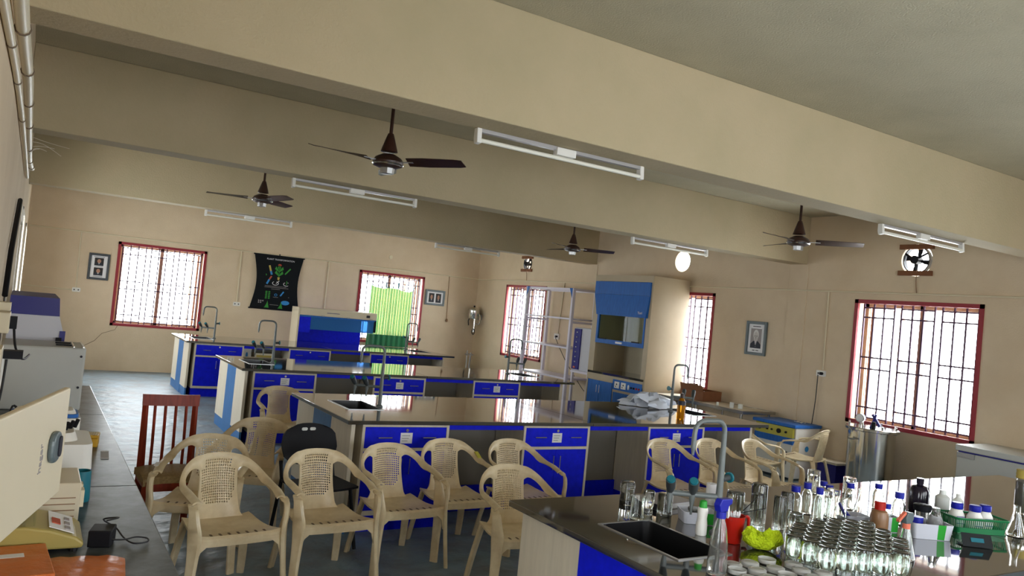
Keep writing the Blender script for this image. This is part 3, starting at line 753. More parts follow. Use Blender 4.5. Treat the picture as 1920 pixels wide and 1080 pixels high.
t = framed('black frame with two stacked portraits on the far wall', FARW, .82, 1.156, 1.607, 2.078, [(.915, 1.06, 1.86, 2.0, 'col'), (.915, 1.06, 1.685, 1.825, 'col')], 'frame_black', .04)
wline(FARW, t, .90, 1.07, 2.015); wline(FARW, t, .92, 1.05, 1.84, .005); wline(FARW, t, .91, 1.06, 1.662)
t = framed('grey frame with two side-by-side portraits next to the green curtain', FARW, 7.42, 7.90, 1.735, 2.075, [(7.51, 7.64, 1.80, 2.0, 'col'), (7.68, 7.81, 1.80, 2.0, 'col')], 'frame_grey', .042)
t = framed('dark frame with a single grey portrait of a white-haired man in a suit', lambda u, w, d: RGTW(-u, w, d), -7.71, -7.35, 1.487, 1.962, [(-7.63, -7.44, 1.585, 1.86, 'grey')], 'frame_grey', .04)
g = lambda u, w, d: RGTW(-u, w, d)
wline(g, t, -7.60, -7.46, 1.885, .01); wline(g, t, -7.585, -7.54, 1.55, .01); wline(g, t, -7.525, -7.475, 1.55, .01)

t = thing('wall_poster', 'black hanging chart with green plant drawings on the far wall', 'poster', FARW(4.15, 1.335, 0), world=True)
rows = []
for i in range(15):
    s = i/14; z = 1.35+1.055*s; wst = .045*math.sin(PI*s)**1.2+.03*math.sin(PI*s)
    rows.append([FARW(4.15+x*(.485-wst), z, .02+.02*math.sin(PI*s)*(abs(x)**3)) for x in (-1, -.8, -.5, 0, .5, .8, 1)])
MB().slab(rows, (0, -.002, 0)).build('sheet', 'poster_black', t)
for z in (1.345, 2.412): MB().cyl(FARW(3.645, z, .02), FARW(4.655, z, .02), .013, n=8).build('rod', 'black_plastic', t)
MB().tube([FARW(4.15, 2.42, .02), FARW(4.15, 2.45, .01)], .012, 6).build('hook', 'black_plastic', t)
def pr(poly, m, nm='drawing', d=.0245): MB().prism(poly, d, d+.0012, FARW).build(nm, m, t, False)
def strip(x0, z0, x1, z1, w, m):
    dx, dz = x1-x0, z1-z0; l = math.hypot(dx, dz); nx, nz = -dz/l*w/2, dx/l*w/2
    pr([(x0+nx, z0+nz), (x0-nx, z0-nz), (x1-nx, z1-nz), (x1+nx, z1+nz)], m)
RX = Matrix.Rotation(PI/2, 4, 'X')
text('title', 'PLANT TRANSFORMATION', .045, 'paper_white', t, Matrix.Translation(FARW(4.18, 2.335, .0265)) @ RX)
for a, b, m in ((.0, .085, 'leaf_print'), (-.055, .05, 'leaf_print'), (.055, .05, 'leaf_print'), (-.05, -.03, 'leaf_print'), (.055, -.035, 'leaf_print')):
    pr([(4.17, 2.09+b-.05), (4.17+a-.035, 2.10+b+.0), (4.17+a*1.2, 2.12+b+.035), (4.17+a+.03, 2.10+b)], m)
strip(4.17, 1.99, 4.17, 2.22, .012, 'leaf_print'); pr(ellipse(4.17, 2.235, .035, .022, 10), 'red_print')
pr([(4.145, 1.99), (4.195, 1.99), (4.185, 1.935), (4.155, 1.935)], 'yellow_print')
strip(3.97, 2.21, 4.005, 2.10, .035, 'yellow_print'); strip(4.005, 2.10, 4.03, 2.03, .038, 'blue_print'); strip(3.99, 1.93, 3.95, 1.84, .035, 'blue_print'); strip(4.03, 2.0, 3.99, 1.93, .03, 'red_print')
strip(4.29, 2.06, 4.39, 2.18, .025, 'leaf_print'); pr(ellipse(3.90, 2.02, .035, .024, 12), 'leaf_print')
for a, b in ((4.44, 2.05), (4.47, 2.0), (4.42, 2.02)): pr(ellipse(a, b, .03, .018, 10), 'leaf_print')
for cx in (4.12, 4.34):
    o = ellipse(cx, 1.865, .065, .04, 20); i_ = ellipse(cx, 1.865, .055, .031, 20)
    for k in range(0, 20): pr([o[k], o[(k+1) % 20], i_[(k+1) % 20], i_[k]], 'paper_white') if k not in (4, 5, 6) else None
strip(4.13, 1.86, 4.19, 1.92, .012, 'paper_white'); strip(4.34, 1.85, 4.34, 1.93, .014, 'leaf_print')
for k in range(5):
    for s in (-1, 1): pr(ellipse(3.99+s*.028, 1.56+.032*k, .022, .013, 8), 'leaf_print')
pr(ellipse(4.15, 1.635, .03, .026, 14), 'blue_print'); pr(ellipse(4.15, 1.635, .02, .017, 14), 'poster_black', d=.026)
strip(4.24, 1.62, 4.30, 1.71, .026, 'blue_print'); pr(ellipse(4.35, 1.49, .085, .044, 20), 'blue_print')
for cx in (3.99, 4.26):
    for k in range(3): pr([(cx-.05+.02*k, 1.37+.03*k), (cx+.05-.01*k, 1.37+.03*k), (cx+.01, 1.44+.035*k)], 'leaf_print', d=.024+.0006*k)
for x, z, w in ((3.78, 2.12, .1), (3.74, 2.02, .1), (3.80, 1.90, .07), (4.46, 2.13, .12), (4.5, 1.97, .08), (3.78, 1.80, .56), (3.85, 1.775, .6), (4.05, 1.745, .17), (3.74, 1.61, .12), (4.10, 1.585, .1), (3.74, 1.52, .08), (4.05, 1.43, .17), (4.40, 1.60, .1)):
    wline(FARW, t, x, x+w, z, .006, 'photo_grey', .0255)
for k in range(5): pr(ellipse(3.83+.04*(k % 3), 1.50-.035*(k//3), .014, .014, 10), 'photo_grey')

t = thing('window_curtain', 'green and yellow striped curtain strung across the far barred window', 'curtain', (6.65, YF-.05, .75), world=True)
CT = [(6.06, 2.13), (6.12, 2.06), (6.25, 2.025), (6.40, 2.01), (6.46, 2.02), (6.62, 2.035), (6.74, 2.03), (6.85, 1.995), (7.0, 1.985), (7.10, 2.03), (7.15, 2.12)]
def ctop(x):
    for (a, za), (b, zb) in zip(CT, CT[1:]):
        if a <= x <= b: return za+(zb-za)*(x-a)/(b-a)
    return 2.0
rows = []
for j in range(13):
    s = j/12
    rows.append([(x, YF-.055+.016*math.sin(x*52)*(.3+s*.7), (ctop(x)-.02)*(1-s)+.79*s) for x in [6.12+(.97*(1)+.0)*i/110 for i in range(111)]])
MB().slab(rows, (0, .003, 0)).build('cloth', 'curtain_cloth', t)
MB().slab([[(x, YF-.062+.016*math.sin(x*52), z) for x in [6.12+.97*i/110 for i in range(111)]] for z in (1.0, .76)], (0, .004, 0)).build('hem_band', 'green_plastic', t)
MB().tube([(x, YF-.06, z) for x, z in CT], .008, 6).build('string', 'teal_cap', t)
for x, z in ((6.46, 2.02), (6.74, 2.03)): MB().box(x-.012, x+.012, YF-.066, YF-.056, z-.01, z+.11).build('tie', 'teal_cap', t, False)

# ------------------------------------------------------------------ right wall fittings
def exhaust(label, y, z, r, cable=True):
    t = thing('exhaust_fan', label, 'fan', RGTW(y, z, 0), world=True)
    for s in (-1, 1):
        MB().prism(rect(y-.205, y+.205, z+s*(r-.035)-.028, z+s*(r-.035)+.028), -.01, .03, RGTW).build('mounting_board', 'cardboard', t, False)
    ring = MB(); n_ = 24
    ring.lathe([(r*.80, -.03), (r*.86, -.03), (r*.86, .03), (r*.80, .03), (r*.80, -.03)], n_)
    ring.v = [V(RGTW(y+p.x, z+p.y, p.z-.02)) for p in ring.v]; ring.build('fan_ring', 'black_plastic', t)
    MB().cyl(RGTW(y, z, -.05), RGTW(y, z, .05), r*.26, n=16).build('motor', 'black_plastic', t)
    for k in range(3):
        a = .5+2*PI*k/3; MB().tube([RGTW(y+r*.2*math.cos(a), z+r*.2*math.sin(a), .03), RGTW(y+r*.83*math.cos(a), z+r*.83*math.sin(a), .005)], .012, 6).build('strut', 'black_plastic', t)
    for k in range(4):
        a = .2+PI/2*k
        poly = [(y+r*q*math.cos(a+e), z+r*q*math.sin(a+e)) for q, e in ((.22, -.3), (.76, -.22), (.78, .18), (.5, .3), (.22, .3))]
        MB().prism(poly, -.035, -.025, RGTW).build('blade', 'black_plastic', t, False)
    if cable: MB().tube(catmull([RGTW(y-.03, z-.12, .03), RGTW(y-.02, z-.25, .012), RGTW(y-.04, 2.43, .015)], 4), .005, 6).build('cable', 'brown_plastic', t)
exhaust('dark exhaust fan on wooden boards above the large barred window', 5.29, 2.82, .19)
exhaust('dark exhaust fan on wooden boards high above the shelf rack', 13.69, 2.785, .17)

def fume_hood():
    x0 = 7.95; y0, y1 = 8.9, 10.32; X = W-.02
    t = thing('fume_hood', 'tall cream fume hood with blue fascia and glass sash against the window wall', 'fume hood', (x0+.35, 9.6, 0), world=True)
    B = lambda nm, m, *q, par=t, bv=0: MB().box(*q).build(nm, m, par, False, bv)
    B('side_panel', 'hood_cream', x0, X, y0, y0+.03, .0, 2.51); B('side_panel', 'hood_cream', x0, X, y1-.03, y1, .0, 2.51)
    B('top_panel', 'hood_cream', x0, X, y0+.03, y1-.03, 2.41, 2.51); B('back_liner', 'beige_enamel', X-.03, X, y0+.03, y1-.03, .0, 2.41)  # back liner coloured paler than the hood to stand in for light inside
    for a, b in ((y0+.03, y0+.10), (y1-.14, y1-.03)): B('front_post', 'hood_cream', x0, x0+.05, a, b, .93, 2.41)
    f = lambda u, w, d: (x0-d, u, w)
    fa = MB(); ya, yb = y0+.035, y1-.03
    fa.prism(rect(ya, yb, 2.20, 2.405), 0, .02, f); fa.build('fascia', 'sky_blue', t, False)
    MB().add([(x0-.02, ya, 2.198), (x0-.02, yb, 2.198), (x0-.05, yb-.13, 1.86), (x0-.05, ya+.03, 1.86), (x0, ya, 2.198), (x0, yb, 2.198), (x0, yb-.13, 1.86), (x0, ya+.03, 1.86)],
             [(0, 1, 2, 3), (7, 6, 5, 4), (0, 3, 7, 4), (1, 5, 6, 2), (3, 2, 6, 7), (0, 4, 5, 1)]).build('visor', 'sky_blue', t, False)
    text('maker_mark', 'Yori', .06, 'white_paint', t, Matrix.Translation((x0-.051, ya+.16, 1.93)) @ Matrix.Rotation(-PI/2, 4, 'Z') @ RX)
    sa = B('sash_frame', 'sky_blue', x0-.01, x0+.02, y0+.10, y1-.14, 1.40, 1.47)
    for a, b in ((y0+.10, y0+.135), (y1-.19, y1-.14)): MB().box(x0-.01, x0+.02, a, b, 1.47, 1.9).build('sash_stile', 'sky_blue', sa, False)
    MB().box(x0+.002, x0+.008, y0+.135, y1-.19, 1.47, 1.9).build('sash_pane', 'sash_glass', sa, False)
    MB().box(x0-.014, x0-.01, 9.50, 9.66, 1.42, 1.45).build('sash_label', 'paper_white', sa, False)
    for a in (9.1, 9.9): MB().box(x0-.016, x0-.01, a, a+.18, 1.465, 1.485).build('sash_grip', 'black_plastic', sa, False)
    B('work_deck', 'granite', x0-.02, X-.03, y0+.03, y1-.03, .90, .935)
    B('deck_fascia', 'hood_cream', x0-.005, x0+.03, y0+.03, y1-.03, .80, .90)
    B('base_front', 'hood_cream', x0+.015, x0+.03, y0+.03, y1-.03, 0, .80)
    for a, b in ((9.98, 10.28), (9.66, 9.97)):
        d = MB().box(x0, x0+.015, a, b, .12, .79).build('door', 'sky_blue', t, False)
        hy = 10.01 if a > 9.9 else 9.94
        MB().tube([(x0, hy, .6), (x0-.03, hy, .6), (x0-.03, hy, .72), (x0, hy, .72)], .005, 6).build('handle', 'chrome', d)
    d = B('switch_panel', 'sky_blue', x0-.012, x0+.0, y0+.04, 9.63, .70, .86)
    for yy in (9.52, 9.36):
        k = MB().box(x0-.022, x0-.012, yy-.055, yy+.055, .73, .83).build('outlet', 'white_plastic', d, False)
        MB().prism(ellipse(yy, .79, .014, .014, 8), .022, .0235, f).build('outlet_hole', 'ink', d, False)
        MB().prism(ellipse(yy+.02, .755, .01, .01, 8), .022, .0235, f).build('outlet_hole', 'ink', d, False)
    for k, m in enumerate(('white_plastic', 'black_plastic', 'black_plastic', 'red_plastic', 'red_plastic')):
        MB().prism(ellipse(9.24-.06*k, .775, .016, .016 if k else .04, 10), .012, .024, f).build('switch_knob', m, d, False)
    d = B('door', 'sky_blue', x0, x0+.015, 8.95, 9.62, .12, .66)
    MB().tube([(x0, 9.3, .52), (x0-.03, 9.3, .52), (x0-.03, 9.3, .62), (x0, 9.3, .62)], .005, 6).build('handle', 'chrome', d)
fume_hood()

t = thing('shelf_rack', 'pale lilac open metal shelf rack in front of the barred window', 'rack', (8.3, 11.8, 0), world=True)
ra, rb, rc, rd = 8.10, 8.60, 11.12, 12.60
for x in (ra, rb):
    for y in (rc, rd):
        MB().box(x-.026, x+.026, y-.026, y+.026, 0, 2.28).build('upright', 'cloth_rack', t, False)
for z in (.68, 1.22, 1.735): MB().box(ra-.02, rb+.02, rc-.02, rd+.02, z-.015, z+.015).build('shelf', 'cloth_rack', t, False)
for x in (ra, rb): MB().box(x-.015, x+.015, rc, rd, 2.235, 2.28).build('top_rail', 'cloth_rack', t, False)
for y in (rc, rd):
    MB().box(ra, rb, y-.015, y+.015, 2.24, 2.28).build('top_rail', 'cloth_rack', t, False)
    MB().box(ra, rb, y-.012, y+.012, 1.66, 1.70).build('brace', 'cloth_rack', t, False)
for y, s in ((rc, 1), (rd, -1)):
    MB().prism([(y, 2.28), (y+s*.09, 2.28), (y, 2.10)], 0, .006, lambda a, b, d: (ra-.022-d, a, b)).build('gusset', 'sky_blue', t, False)

t = thing('drying_oven', 'pinkish grey oven with a blue knob panel between shelf rack and fume hood', 'oven', (8.4, 10.75, .82), world=True)
MB().box(8.14, 8.66, 10.42, 11.02, .86, 1.60).build('body', 'lilac_enamel', t, False, .01)
p_ = MB().box(8.118, 8.139, 10.82, 11.01, .88, 1.58).build('control_panel', 'navy', t, False)
for k in range(7): MB().cyl((8.118, 10.92, 1.52-.085*k), (8.105, 10.92, 1.52-.085*k), .011, n=10).build('knob', 'white_plastic', p_)
MB().box(8.106, 8.118, 10.90, 10.95, .90, .93).build('switch', 'coral', p_, False)
for k in range(11): MB().box(8.26+.026*k, 8.272+.026*k, 10.413, 10.42, .95, 1.03).build('louvre', 'ink', t, False)
for x in (8.18, 8.62):
    for z in (.92, 1.54): MB().cyl((x, 10.421, z), (x, 10.412, z), .008, n=8).build('screw', 'ink', t)
t = thing('oven_stand', 'pale metal stand carrying the grey oven', 'stand', (8.4, 10.72, 0), world=True)
for x in (8.15, 8.62):
    for y in (10.44, 11.0): MB().box(x-.02, x+.02, y-.02, y+.02, 0, .82).build('leg', 'cloth_rack', t, False)
MB().box(8.12, 8.65, 10.41, 11.03, .82, .858).build('top', 'cloth_rack', t, False)
MB().box(8.15, 8.62, 10.43, 10.45, .38, .42).build('brace', 'cloth_rack', t, False)

t = thing('water_distiller', 'small steel water distiller hung on the wall near the corner', 'distiller', (8.55, 15.45, 1.2), world=True)
o = (8.55, 15.47, 0)
MB().lathe([(0, 1.52), (.13, 1.52), (.14, 1.54), (.14, 1.70), (.145, 1.705), (.145, 1.715), (.12, 1.75), (.04, 1.785), (0, 1.79)], 24, o).build('pot', 'steel', t)
MB().lathe([(0, 1.785), (.018, 1.785), (.02, 1.81), (0, 1.82)], 12, o).build('lid_knob', 'black_plastic', t)
MB().cyl((8.57, 15.44, 1.52), (8.57, 15.44, 1.22), .033, n=14).build('condenser', 'steel', t)
MB().tube(catmull([(8.60, 15.33, 1.64), (8.62, 15.30, 1.55), (8.62, 15.31, 1.42), (8.58, 15.40, 1.40)], 4), .02, 8).build('side_pipe', 'steel', t)
MB().tube(catmull([(8.52, 15.60, 1.53), (8.52, 15.64, 1.46), (8.53, 15.64, 1.40), (8.53, 15.63, 1.36)], 4), .012, 8).build('plug_cable', 'black_rubber', t)
MB().tube([(8.55+.0*k, 15.42+.06*math.cos(k*.55), 1.23+.06*math.sin(k*.55)) for k in range(13)], .012, 6).build('hose', 'black_rubber', t)
MB().box(8.66, W, 15.40, 15.52, 1.50, 1.62).build('bracket', 'dull_steel', t, False)
t = thing('pipe_stand', 'thin metal pipes standing upright in the far corner', 'pipe stand', (8.45, 15.3, 0), world=True)
for k, (x, y) in enumerate(((8.42, 15.40), (8.48, 15.34), (8.44, 15.28))): MB().tube([(x, y+.05*(k-1), 0), (x+.02, y, .80-.04*k)], .016, 8).build('pipe', 'dull_steel', t)
MB().box(8.40, 8.52, 15.26, 15.43, .70, .73).build('clamp', 'dull_steel', t, False)

t = thing('steel_table', 'steel-legged table beside the fume hood carrying a carton', 'table', (8.36, 7.8, 0), world=True)
MB().box(8.06, 8.66, 7.08, 8.82, .735, .755).build('top', 'cream_laminate', t, False)
for q in ((8.04, 8.06, 7.06, 8.84), (8.66, 8.68, 7.06, 8.84), (8.06, 8.66, 7.06, 7.08), (8.06, 8.66, 8.82, 8.84)): MB().box(*q, .72, .762).build('edge', 'steel', t, False)
for x in (8.09, 8.63):
    for y in (7.13, 7.95, 8.77): MB().cyl((x, y, 0), (x, y, .735), .018, n=10).build('leg', 'steel', t)
t = thing('cardboard_box', 'brown cardboard carton with open flaps on the steel table', 'box', (8.42, 8.22, .755), world=True)
MB().plate([8.24, 8.25, 8.60, 8.61], [7.98, 7.99, 8.42, 8.43], [(8.25, 8.60, 7.99, 8.42)], .757, .90, FLAT).build('walls', 'cardboard', t, False)
MB().box(8.25, 8.60, 7.99, 8.42, .757, .76).build('bottom', 'cardboard', t, False)
MB().obox((8.22, 8.2, .935), (.006, .44, .09), Matrix.Rotation(-.3, 3, 'Y')).build('flap', 'cardboard', t, False)
MB().obox((8.42, 8.44, .93), (.36, .006, .07), Matrix.Rotation(-.3, 3, 'X')).build('flap', 'cardboard', t, False)
for x, y, r, h, lb in ((8.16, 7.62, .018, .045, 'tiny white pot on the steel table, nearest the carton'), (8.22, 7.42, .03, .07, 'white plastic cup in the middle of the steel table'), (8.3, 7.34, .034, .06, 'wider white tub near the end of the steel table')):
    tag(MB().lathe([(0, 0), (r*.9, 0), (r, h), (r*.88, h), (r*.8, .006), (0, .006)], 16).build('white_pot', 'milky'), lb, 'pot').location = (x, y, .756)

t = thing('incubator', 'white and blue floor incubator with a yellow knob panel', 'incubator', (8.45, 6.68, 0), world=True)
MB().box(8.24, 8.70, 6.37, 6.99, .03, .66).build('body', 'white_paint', t, False, .006)
MB().box(8.19, 8.71, 6.35, 7.02, .66, .70).build('lid', 'sky_blue', t, False, .006)
pn = MB().box(8.205, 8.24, 6.39, 6.97, .53, .655).build('control_panel', 'yellow_panel', t, False)
for y, r in ((6.90, .024), (6.78, .014), (6.71, .012), (6.60, .03), (6.49, .014)): MB().cyl((8.205, y, .592), (8.19, y, .592), r, n=14).build('knob', 'black_plastic', pn)
MB().box(8.2, 8.24, 6.38, 6.98, .45, .53).build('band', 'sky_blue', t, False)
dr_ = MB().box(8.215, 8.24, 6.40, 6.96, .06, .45).build('door', 'white_paint', t, False)
MB().box(8.195, 8.215, 6.46, 6.48, .2, .36).build('handle', 'dull_steel', dr_, False)
MB().prism(ellipse(8.47, .40, .035, .035), 0, .003, lambda a, b, d: (a, 6.369-d, b)).build('sticker', 'blue_print', t, False)
for x in (8.28, 8.66):
    for y in (6.41, 6.95): MB().cyl((x, y, 0), (x, y, .03), .02, n=8).build('foot', 'black_rubber', t)
tag(MB().slab([[(8.5+.09*i/4, 6.5+.12*j/4, .7+.012*abs(math.sin(i*2.1+j*1.3))+.004) for j in range(5)] for i in range(5)], (0, 0, -.003)).build('cloth_rag', 'paper_white'), 'crumpled white rag on top of the blue incubator lid', 'rag')

t = thing('autoclave', 'upright cylindrical steel autoclave below the large barred window', 'autoclave', (8.40, 5.46, 0), world=True)
o = (8.40, 5.46, 0)
MB().lathe([(0, 0), (.25, 0), (.255, .02), (.255, .80), (0, .80)], 40, o).build('drum', 'steel', t)
MB().lathe([(0, .80), (.285, .80), (.29, .806), (.29, .83), (.28, .838), (0, .838)], 40, o).build('lid', 'steel', t)
for k in range(8):
    a = 2*PI*k/8+.2; MB().cyl((o[0]+.265*math.cos(a), o[1]+.265*math.sin(a), .79), (o[0]+.265*math.cos(a), o[1]+.265*math.sin(a), .875), .012, n=8).build('clamp_bolt', 'chrome', t)
ga = MB().cyl((8.30, 5.55, .838), (8.30, 5.55, .90), .012, n=8).build('gauge_stem', 'chrome', t)
MB().cyl((8.325, 5.56, .93), (8.275, 5.545, .93), .05, n=20).build('gauge_dial', 'dull_steel', ga)
MB().cyl((8.2749, 5.545, .93), (8.273, 5.5445, .93), .042, n=20).build('gauge_face', 'paper_white', ga)
MB().tube([(8.30, 5.42, .838), (8.30, 5.36, 1.0)], .012, 6).build('lever', 'navy', t)
MB().obox((8.31, 5.36, .93), (.02, .16, .03), Matrix.Rotation(.9, 3, 'X')).build('lever_bar', 'navy', t, False)
MB().cyl((8.22, 5.33, .838), (8.22, 5.33, .92), .022, n=12).build('valve', 'black_plastic', t)
MB().tube(catmull([(8.12, 5.47, .71), (8.10, 5.49, .70), (8.10, 5.55, .70), (8.135, 5.57, .71)], 4), .009, 6).build('handle', 'dull_steel', t)
t = thing('chest_freezer', 'grey chest freezer under the window wall past the autoclave', 'freezer', (8.37, 3.4, 0), world=True)
MB().box(8.05, 8.69, 2.75, 4.30, .04, .80).build('body', 'grey_enamel', t, False, .012)
MB().box(8.03, 8.69, 2.74, 4.31, .815, .875).build('lid', 'grey_enamel', t, False, .012)
MB().box(8.06, 8.69, 2.76, 4.29, .80, .815).build('gasket', 'navy', t, False)
MB().box(8.035, 8.05, 4.12, 4.29, .75, .80).build('hinge_plate', 'dull_steel', t, False)
MB().box(8.01, 8.03, 3.40, 3.60, .825, .85).build('handle', 'black_plastic', t, False)
for y in (2.8, 4.25): MB().box(8.1, 8.65, y-.02, y+.02, 0, .04).build('foot', 'black_rubber', t, False)
t = thing('blue_stool_box', 'low dark blue box with a tan top beside the autoclave', 'box', (8.5, 5.98, 0), world=True)
MB().box(8.42, 8.68, 5.90, 6.16, 0, .30).build('body', 'navy', t, False); MB().box(8.40, 8.69, 5.88, 6.18, .30, .325).build('top', 'cream_laminate', t, False)

# ------------------------------------------------------------------ laminar flow cabinet
t = thing('laminar_cabinet', 'cream clean-air cabinet with blue interior between far bench and curtain', 'cabinet', (5.1, 14.75, 0), world=True)
la, lb_, lc, ld = 4.30, 5.87, 14.55, 14.98
B = lambda nm, m, *q, par=t, bv=0: MB().box(*q).build(nm, m, par, False, bv)
B('base', 'beige_enamel', la, lb_, lc, ld, .0, .74); B('work_deck', 'steel', la+.03, lb_-.03, lc+.02, ld-.04, .742, .76)
B('side_panel', 'beige_enamel', la, la+.03, lc, ld, .742, 1.46)
B('back_panel', 'deep_blue', la+.03, lb_-.16, ld-.04, ld-.01, .76, 1.46)
B('side_glass', 'pane_glass', lb_-.012, lb_-.004, lc+.03, ld-.05, .76, 1.30)
B('side_post', 'black_plastic', lb_-.04, lb_-.005, lc, lc+.035, 1.08, 1.31)
hd = B('top_housing', 'beige_enamel', la+.031, lb_, lc, ld-.042, 1.32, 1.46, bv=.01)
MB().box(lb_-.22, lb_-.15, lc-.006, lc, 1.36, 1.41).build('display', 'ink', hd, False)
MB().box(4.85, 5.1, lc-.004, lc, 1.385, 1.395).build('maker_strip', 'purple_pan', hd, False)
for x in (4.75, 5.25, 5.72): MB().box(x, x+.06, lc-.012, lc, 1.318, 1.338).build('hinge', 'dull_steel', hd, False)
MB().box(la+.031, lb_-.005, lc+.002, lc+.028, 1.29, 1.32).build('fascia_rail', 'sky_blue', t, False)
MB().box(4.55, lb_-.05, lc+.008, lc+.016, 1.06, 1.29).build('sash_pane', 'blue_film', t, False)
MB().box(4.335, 4.55, lc+.005, lc+.02, 1.0, 1.29).build('sash_post', 'deep_blue', t, False)

# ------------------------------------------------------------------ things on the benches
t = thing('plastic_bag', 'crumpled clear bluish plastic bag on the bench beside the amber bottle', 'bag', (6.0, 6.75, T), world=True)
rnd = random.Random(3); rows = []
for i in range(19):
    a = 2*PI*i/18; row = []
    for j in range(10):
        q = j/9; k = 1+.22*math.sin(3*a+q*5)+.15*math.sin(7*a+q*11)+rnd.uniform(-.12, .12)
        r = (.24*(1-q**2.2)+.008)*k; row.append((6.03+r*math.cos(a)*1.25, 6.66+r*math.sin(a)*.8, T+.006+.13*q**.7*(1+.2*math.sin(4*a))+(rnd.uniform(-.024, .024) if 0 < j < 9 else 0)))
    rows.append(row)
rows[-1] = rows[0]
b = MB(); 
for r_ in rows: b.v += [V(p) for p in r_]
for i in range(18):
    for j in range(9): b.f.append((i*10+j, (i+1)*10+j, (i+1)*10+j+1, i*10+j+1))
mat('bag_film', (.74, .79, .90), .22, trans=.15, ior=1.2, spec=.8)
b.build('film', 'bag_film', t)
t = thing('amber_bottle', 'amber liquid bottle with a dark cap and label before the bag', 'bottle', (5.66, 5.76, T))
t.scale = (1.25, 1.25, 1.1)
MB().lathe([(0, 0), (.03, 0), (.033, .01), (.033, .125), (.031, .165), (.018, .19), (.014, .195), (0, .195)], 20).build('body', 'amber', t)
MB().lathe([(.0335, .13), (.0337, .13), (.0337, .17), (.0315, .17)], 20).build('label_band', 'label_dark', t)
MB().lathe([(0, .195), (.015, .195), (.015, .235), (.008, .24), (0, .24)], 14).build('cap', 'fan_brown', t)
t = thing('white_carton', 'white carton with a blue oval under the farthest bench', 'carton', (3.1, 12.9, .42), world=True)
MB().box(2.96, 3.10, 12.82, 12.98, .47, .77).build('carton', 'white_plastic', t, False); MB().prism(ellipse(3.03, .66, .018, .045), 0, .002, lambda a, b, d: (a, 12.82-d, b)).build('oval', 'blue_print', t, False)
t = thing('low_stool', 'plain low stool standing in the knee space of the farthest bench', 'stool', (3.2, 12.9, 0), world=True)
MB().box(2.95, 3.5, 12.76, 13.05, .44, .468).build('seat', 'cream_laminate', t, False)
for x in (2.98, 3.47):
    for y in (12.79, 13.02): MB().box(x-.015, x+.015, y-.015, y+.015, 0, .44).build('leg', 'cream_laminate', t, False)
t = thing('brown_carton', 'open brown-and-white carton beside the white carton under the farthest bench', 'carton', (3.3, 12.9, .42), world=True)
MB().box(3.15, 3.46, 12.80, 13.0, .47, .70).build('carton', 'ivory_plastic', t, False); MB().prism(rect(3.18, 3.42, .60, .67), 0, .002, lambda a, b, d: (a, 12.80-d, b)).build('print', 'yellow_print', t, False)

# glassware bench ---------------------------------------------------------------
def vessel(name, label, cat, x, y, outer, m='glass', wall_=.0025, n=22, group=None, extra=None, z=T+.001, rot=0):
    """outer: profile from the bottom centre up to the rim; an inner wall is added."""
    t = thing(name, label, cat, (x, y, z), rot, group)
    prof = list(outer)+[(max(r-wall_, .001), zz) for r, zz in reversed(outer[1:]) if zz > wall_]+[(0, outer[0][1]+wall_)]
    MB().lathe(prof, n).build('body', m, t)
    for nm, mm, pr_ in (extra or ()): MB().lathe(pr_, n).build(nm, mm, t)
    return t
def upturned(name, label, cat, x, y, r, h, group=None, flare=0.):
    t = thing(name, label, cat, (x, y, T+.001), 0, group); w = .0022
    MB().lathe([(r+flare, 0), (r, .006), (r, h-.012), (r*.93, h-.002), (r*.8, h), (0, h-.002), (0, h-.006), (r*.78, h-.005), (r-w, h-.014), (r-w, .006), (r+flare-w, 0), (r+flare, 0)], 22).build('body', 'glass', t)
    return t
def cyl_p(r, h): return [(0, 0), (r*.95, 0), (r, .004), (r, h)]
def inv_p(r, h): return [(r, 0), (r, h-.008), (r*.93, h-.001), (r*.8, h), (0, h-.003)]
def solid(name, label, cat, x, y, parts, n=20, group=None, z=T+.001, rot=0):
    t = thing(name, label, cat, (x, y, z), rot, group)
    for nm, m, pr_ in parts: MB().lathe(pr_, n).build(nm, m, t)
    return t
t = upturned('lidded_jar', 'tall clear jar upside down near the bench corner', 'jar', 2.65, 3.02, .036, .116)
MB().lathe([(0, .004), (.031, .004), (.031, .02), (0, .02)], 18).build('dark_lid', 'ink', t)
for z in (.085, .093, .101): MB().lathe([(.036, z-.002), (.0375, z), (.036, z+.002)], 20).build('thread_ring', 'clear_plastic', t)
vessel('glass_beaker', 'open clear beaker in front of the lidded jar', 'beaker', 2.52, 2.79, [(0, 0), (.031, 0), (.033, .004), (.035, .10), (.038, .106)])
def inverted(name, label, x, y, r, h, group=None, cat='jar'):
    t = thing(name, label, cat, (x, y, T+.001), 0, group)
    w = .0028
    out = [(r*.86, 0), (r*.88, .004), (r*.84, .007), (r*.88, .011), (r*.84, .015), (r*.86, .02), (r, .03), (r, h-.012), (r*.94, h-.003), (r*.8, h), (r*.5, h-.004), (0, h-.005)]
    inn = [(0, h-.011), (r*.5, h-.010), (r*.78, h-.008), (r-w, h-.016), (r-w, .032), (r*.86-w, .022), (r*.82-w, .01), (r*.86-w, 0), (r*.86, 0)]
    MB().lathe(out+inn, 20).build('body', 'glass', t)
    return t
inverted('upturned_jar', 'small upturned glass jar between the clear beaker and the book', 2.67, 2.88, .027, .105)
upturned('upturned_beaker', 'upturned glass beaker standing in front of the book', 'beaker', 2.73, 2.83, .037, .1, None, .003)
t = thing('closed_book', 'closed grey book lying flat behind the small glasses', 'book', (2.86, 2.99, T+.001), math.radians(8))
MB().box(-.13, .13, -.09, .09, .003, .026).build('pages', 'paper_white', t, False)
for z in (0, .026): MB().box(-.135, .135, -.094, .094, z, z+.003).build('cover', 'photo_grey', t, False)
MB().box(-.138, -.133, -.094, .094, 0, .029).build('spine', 'ink', t, False)
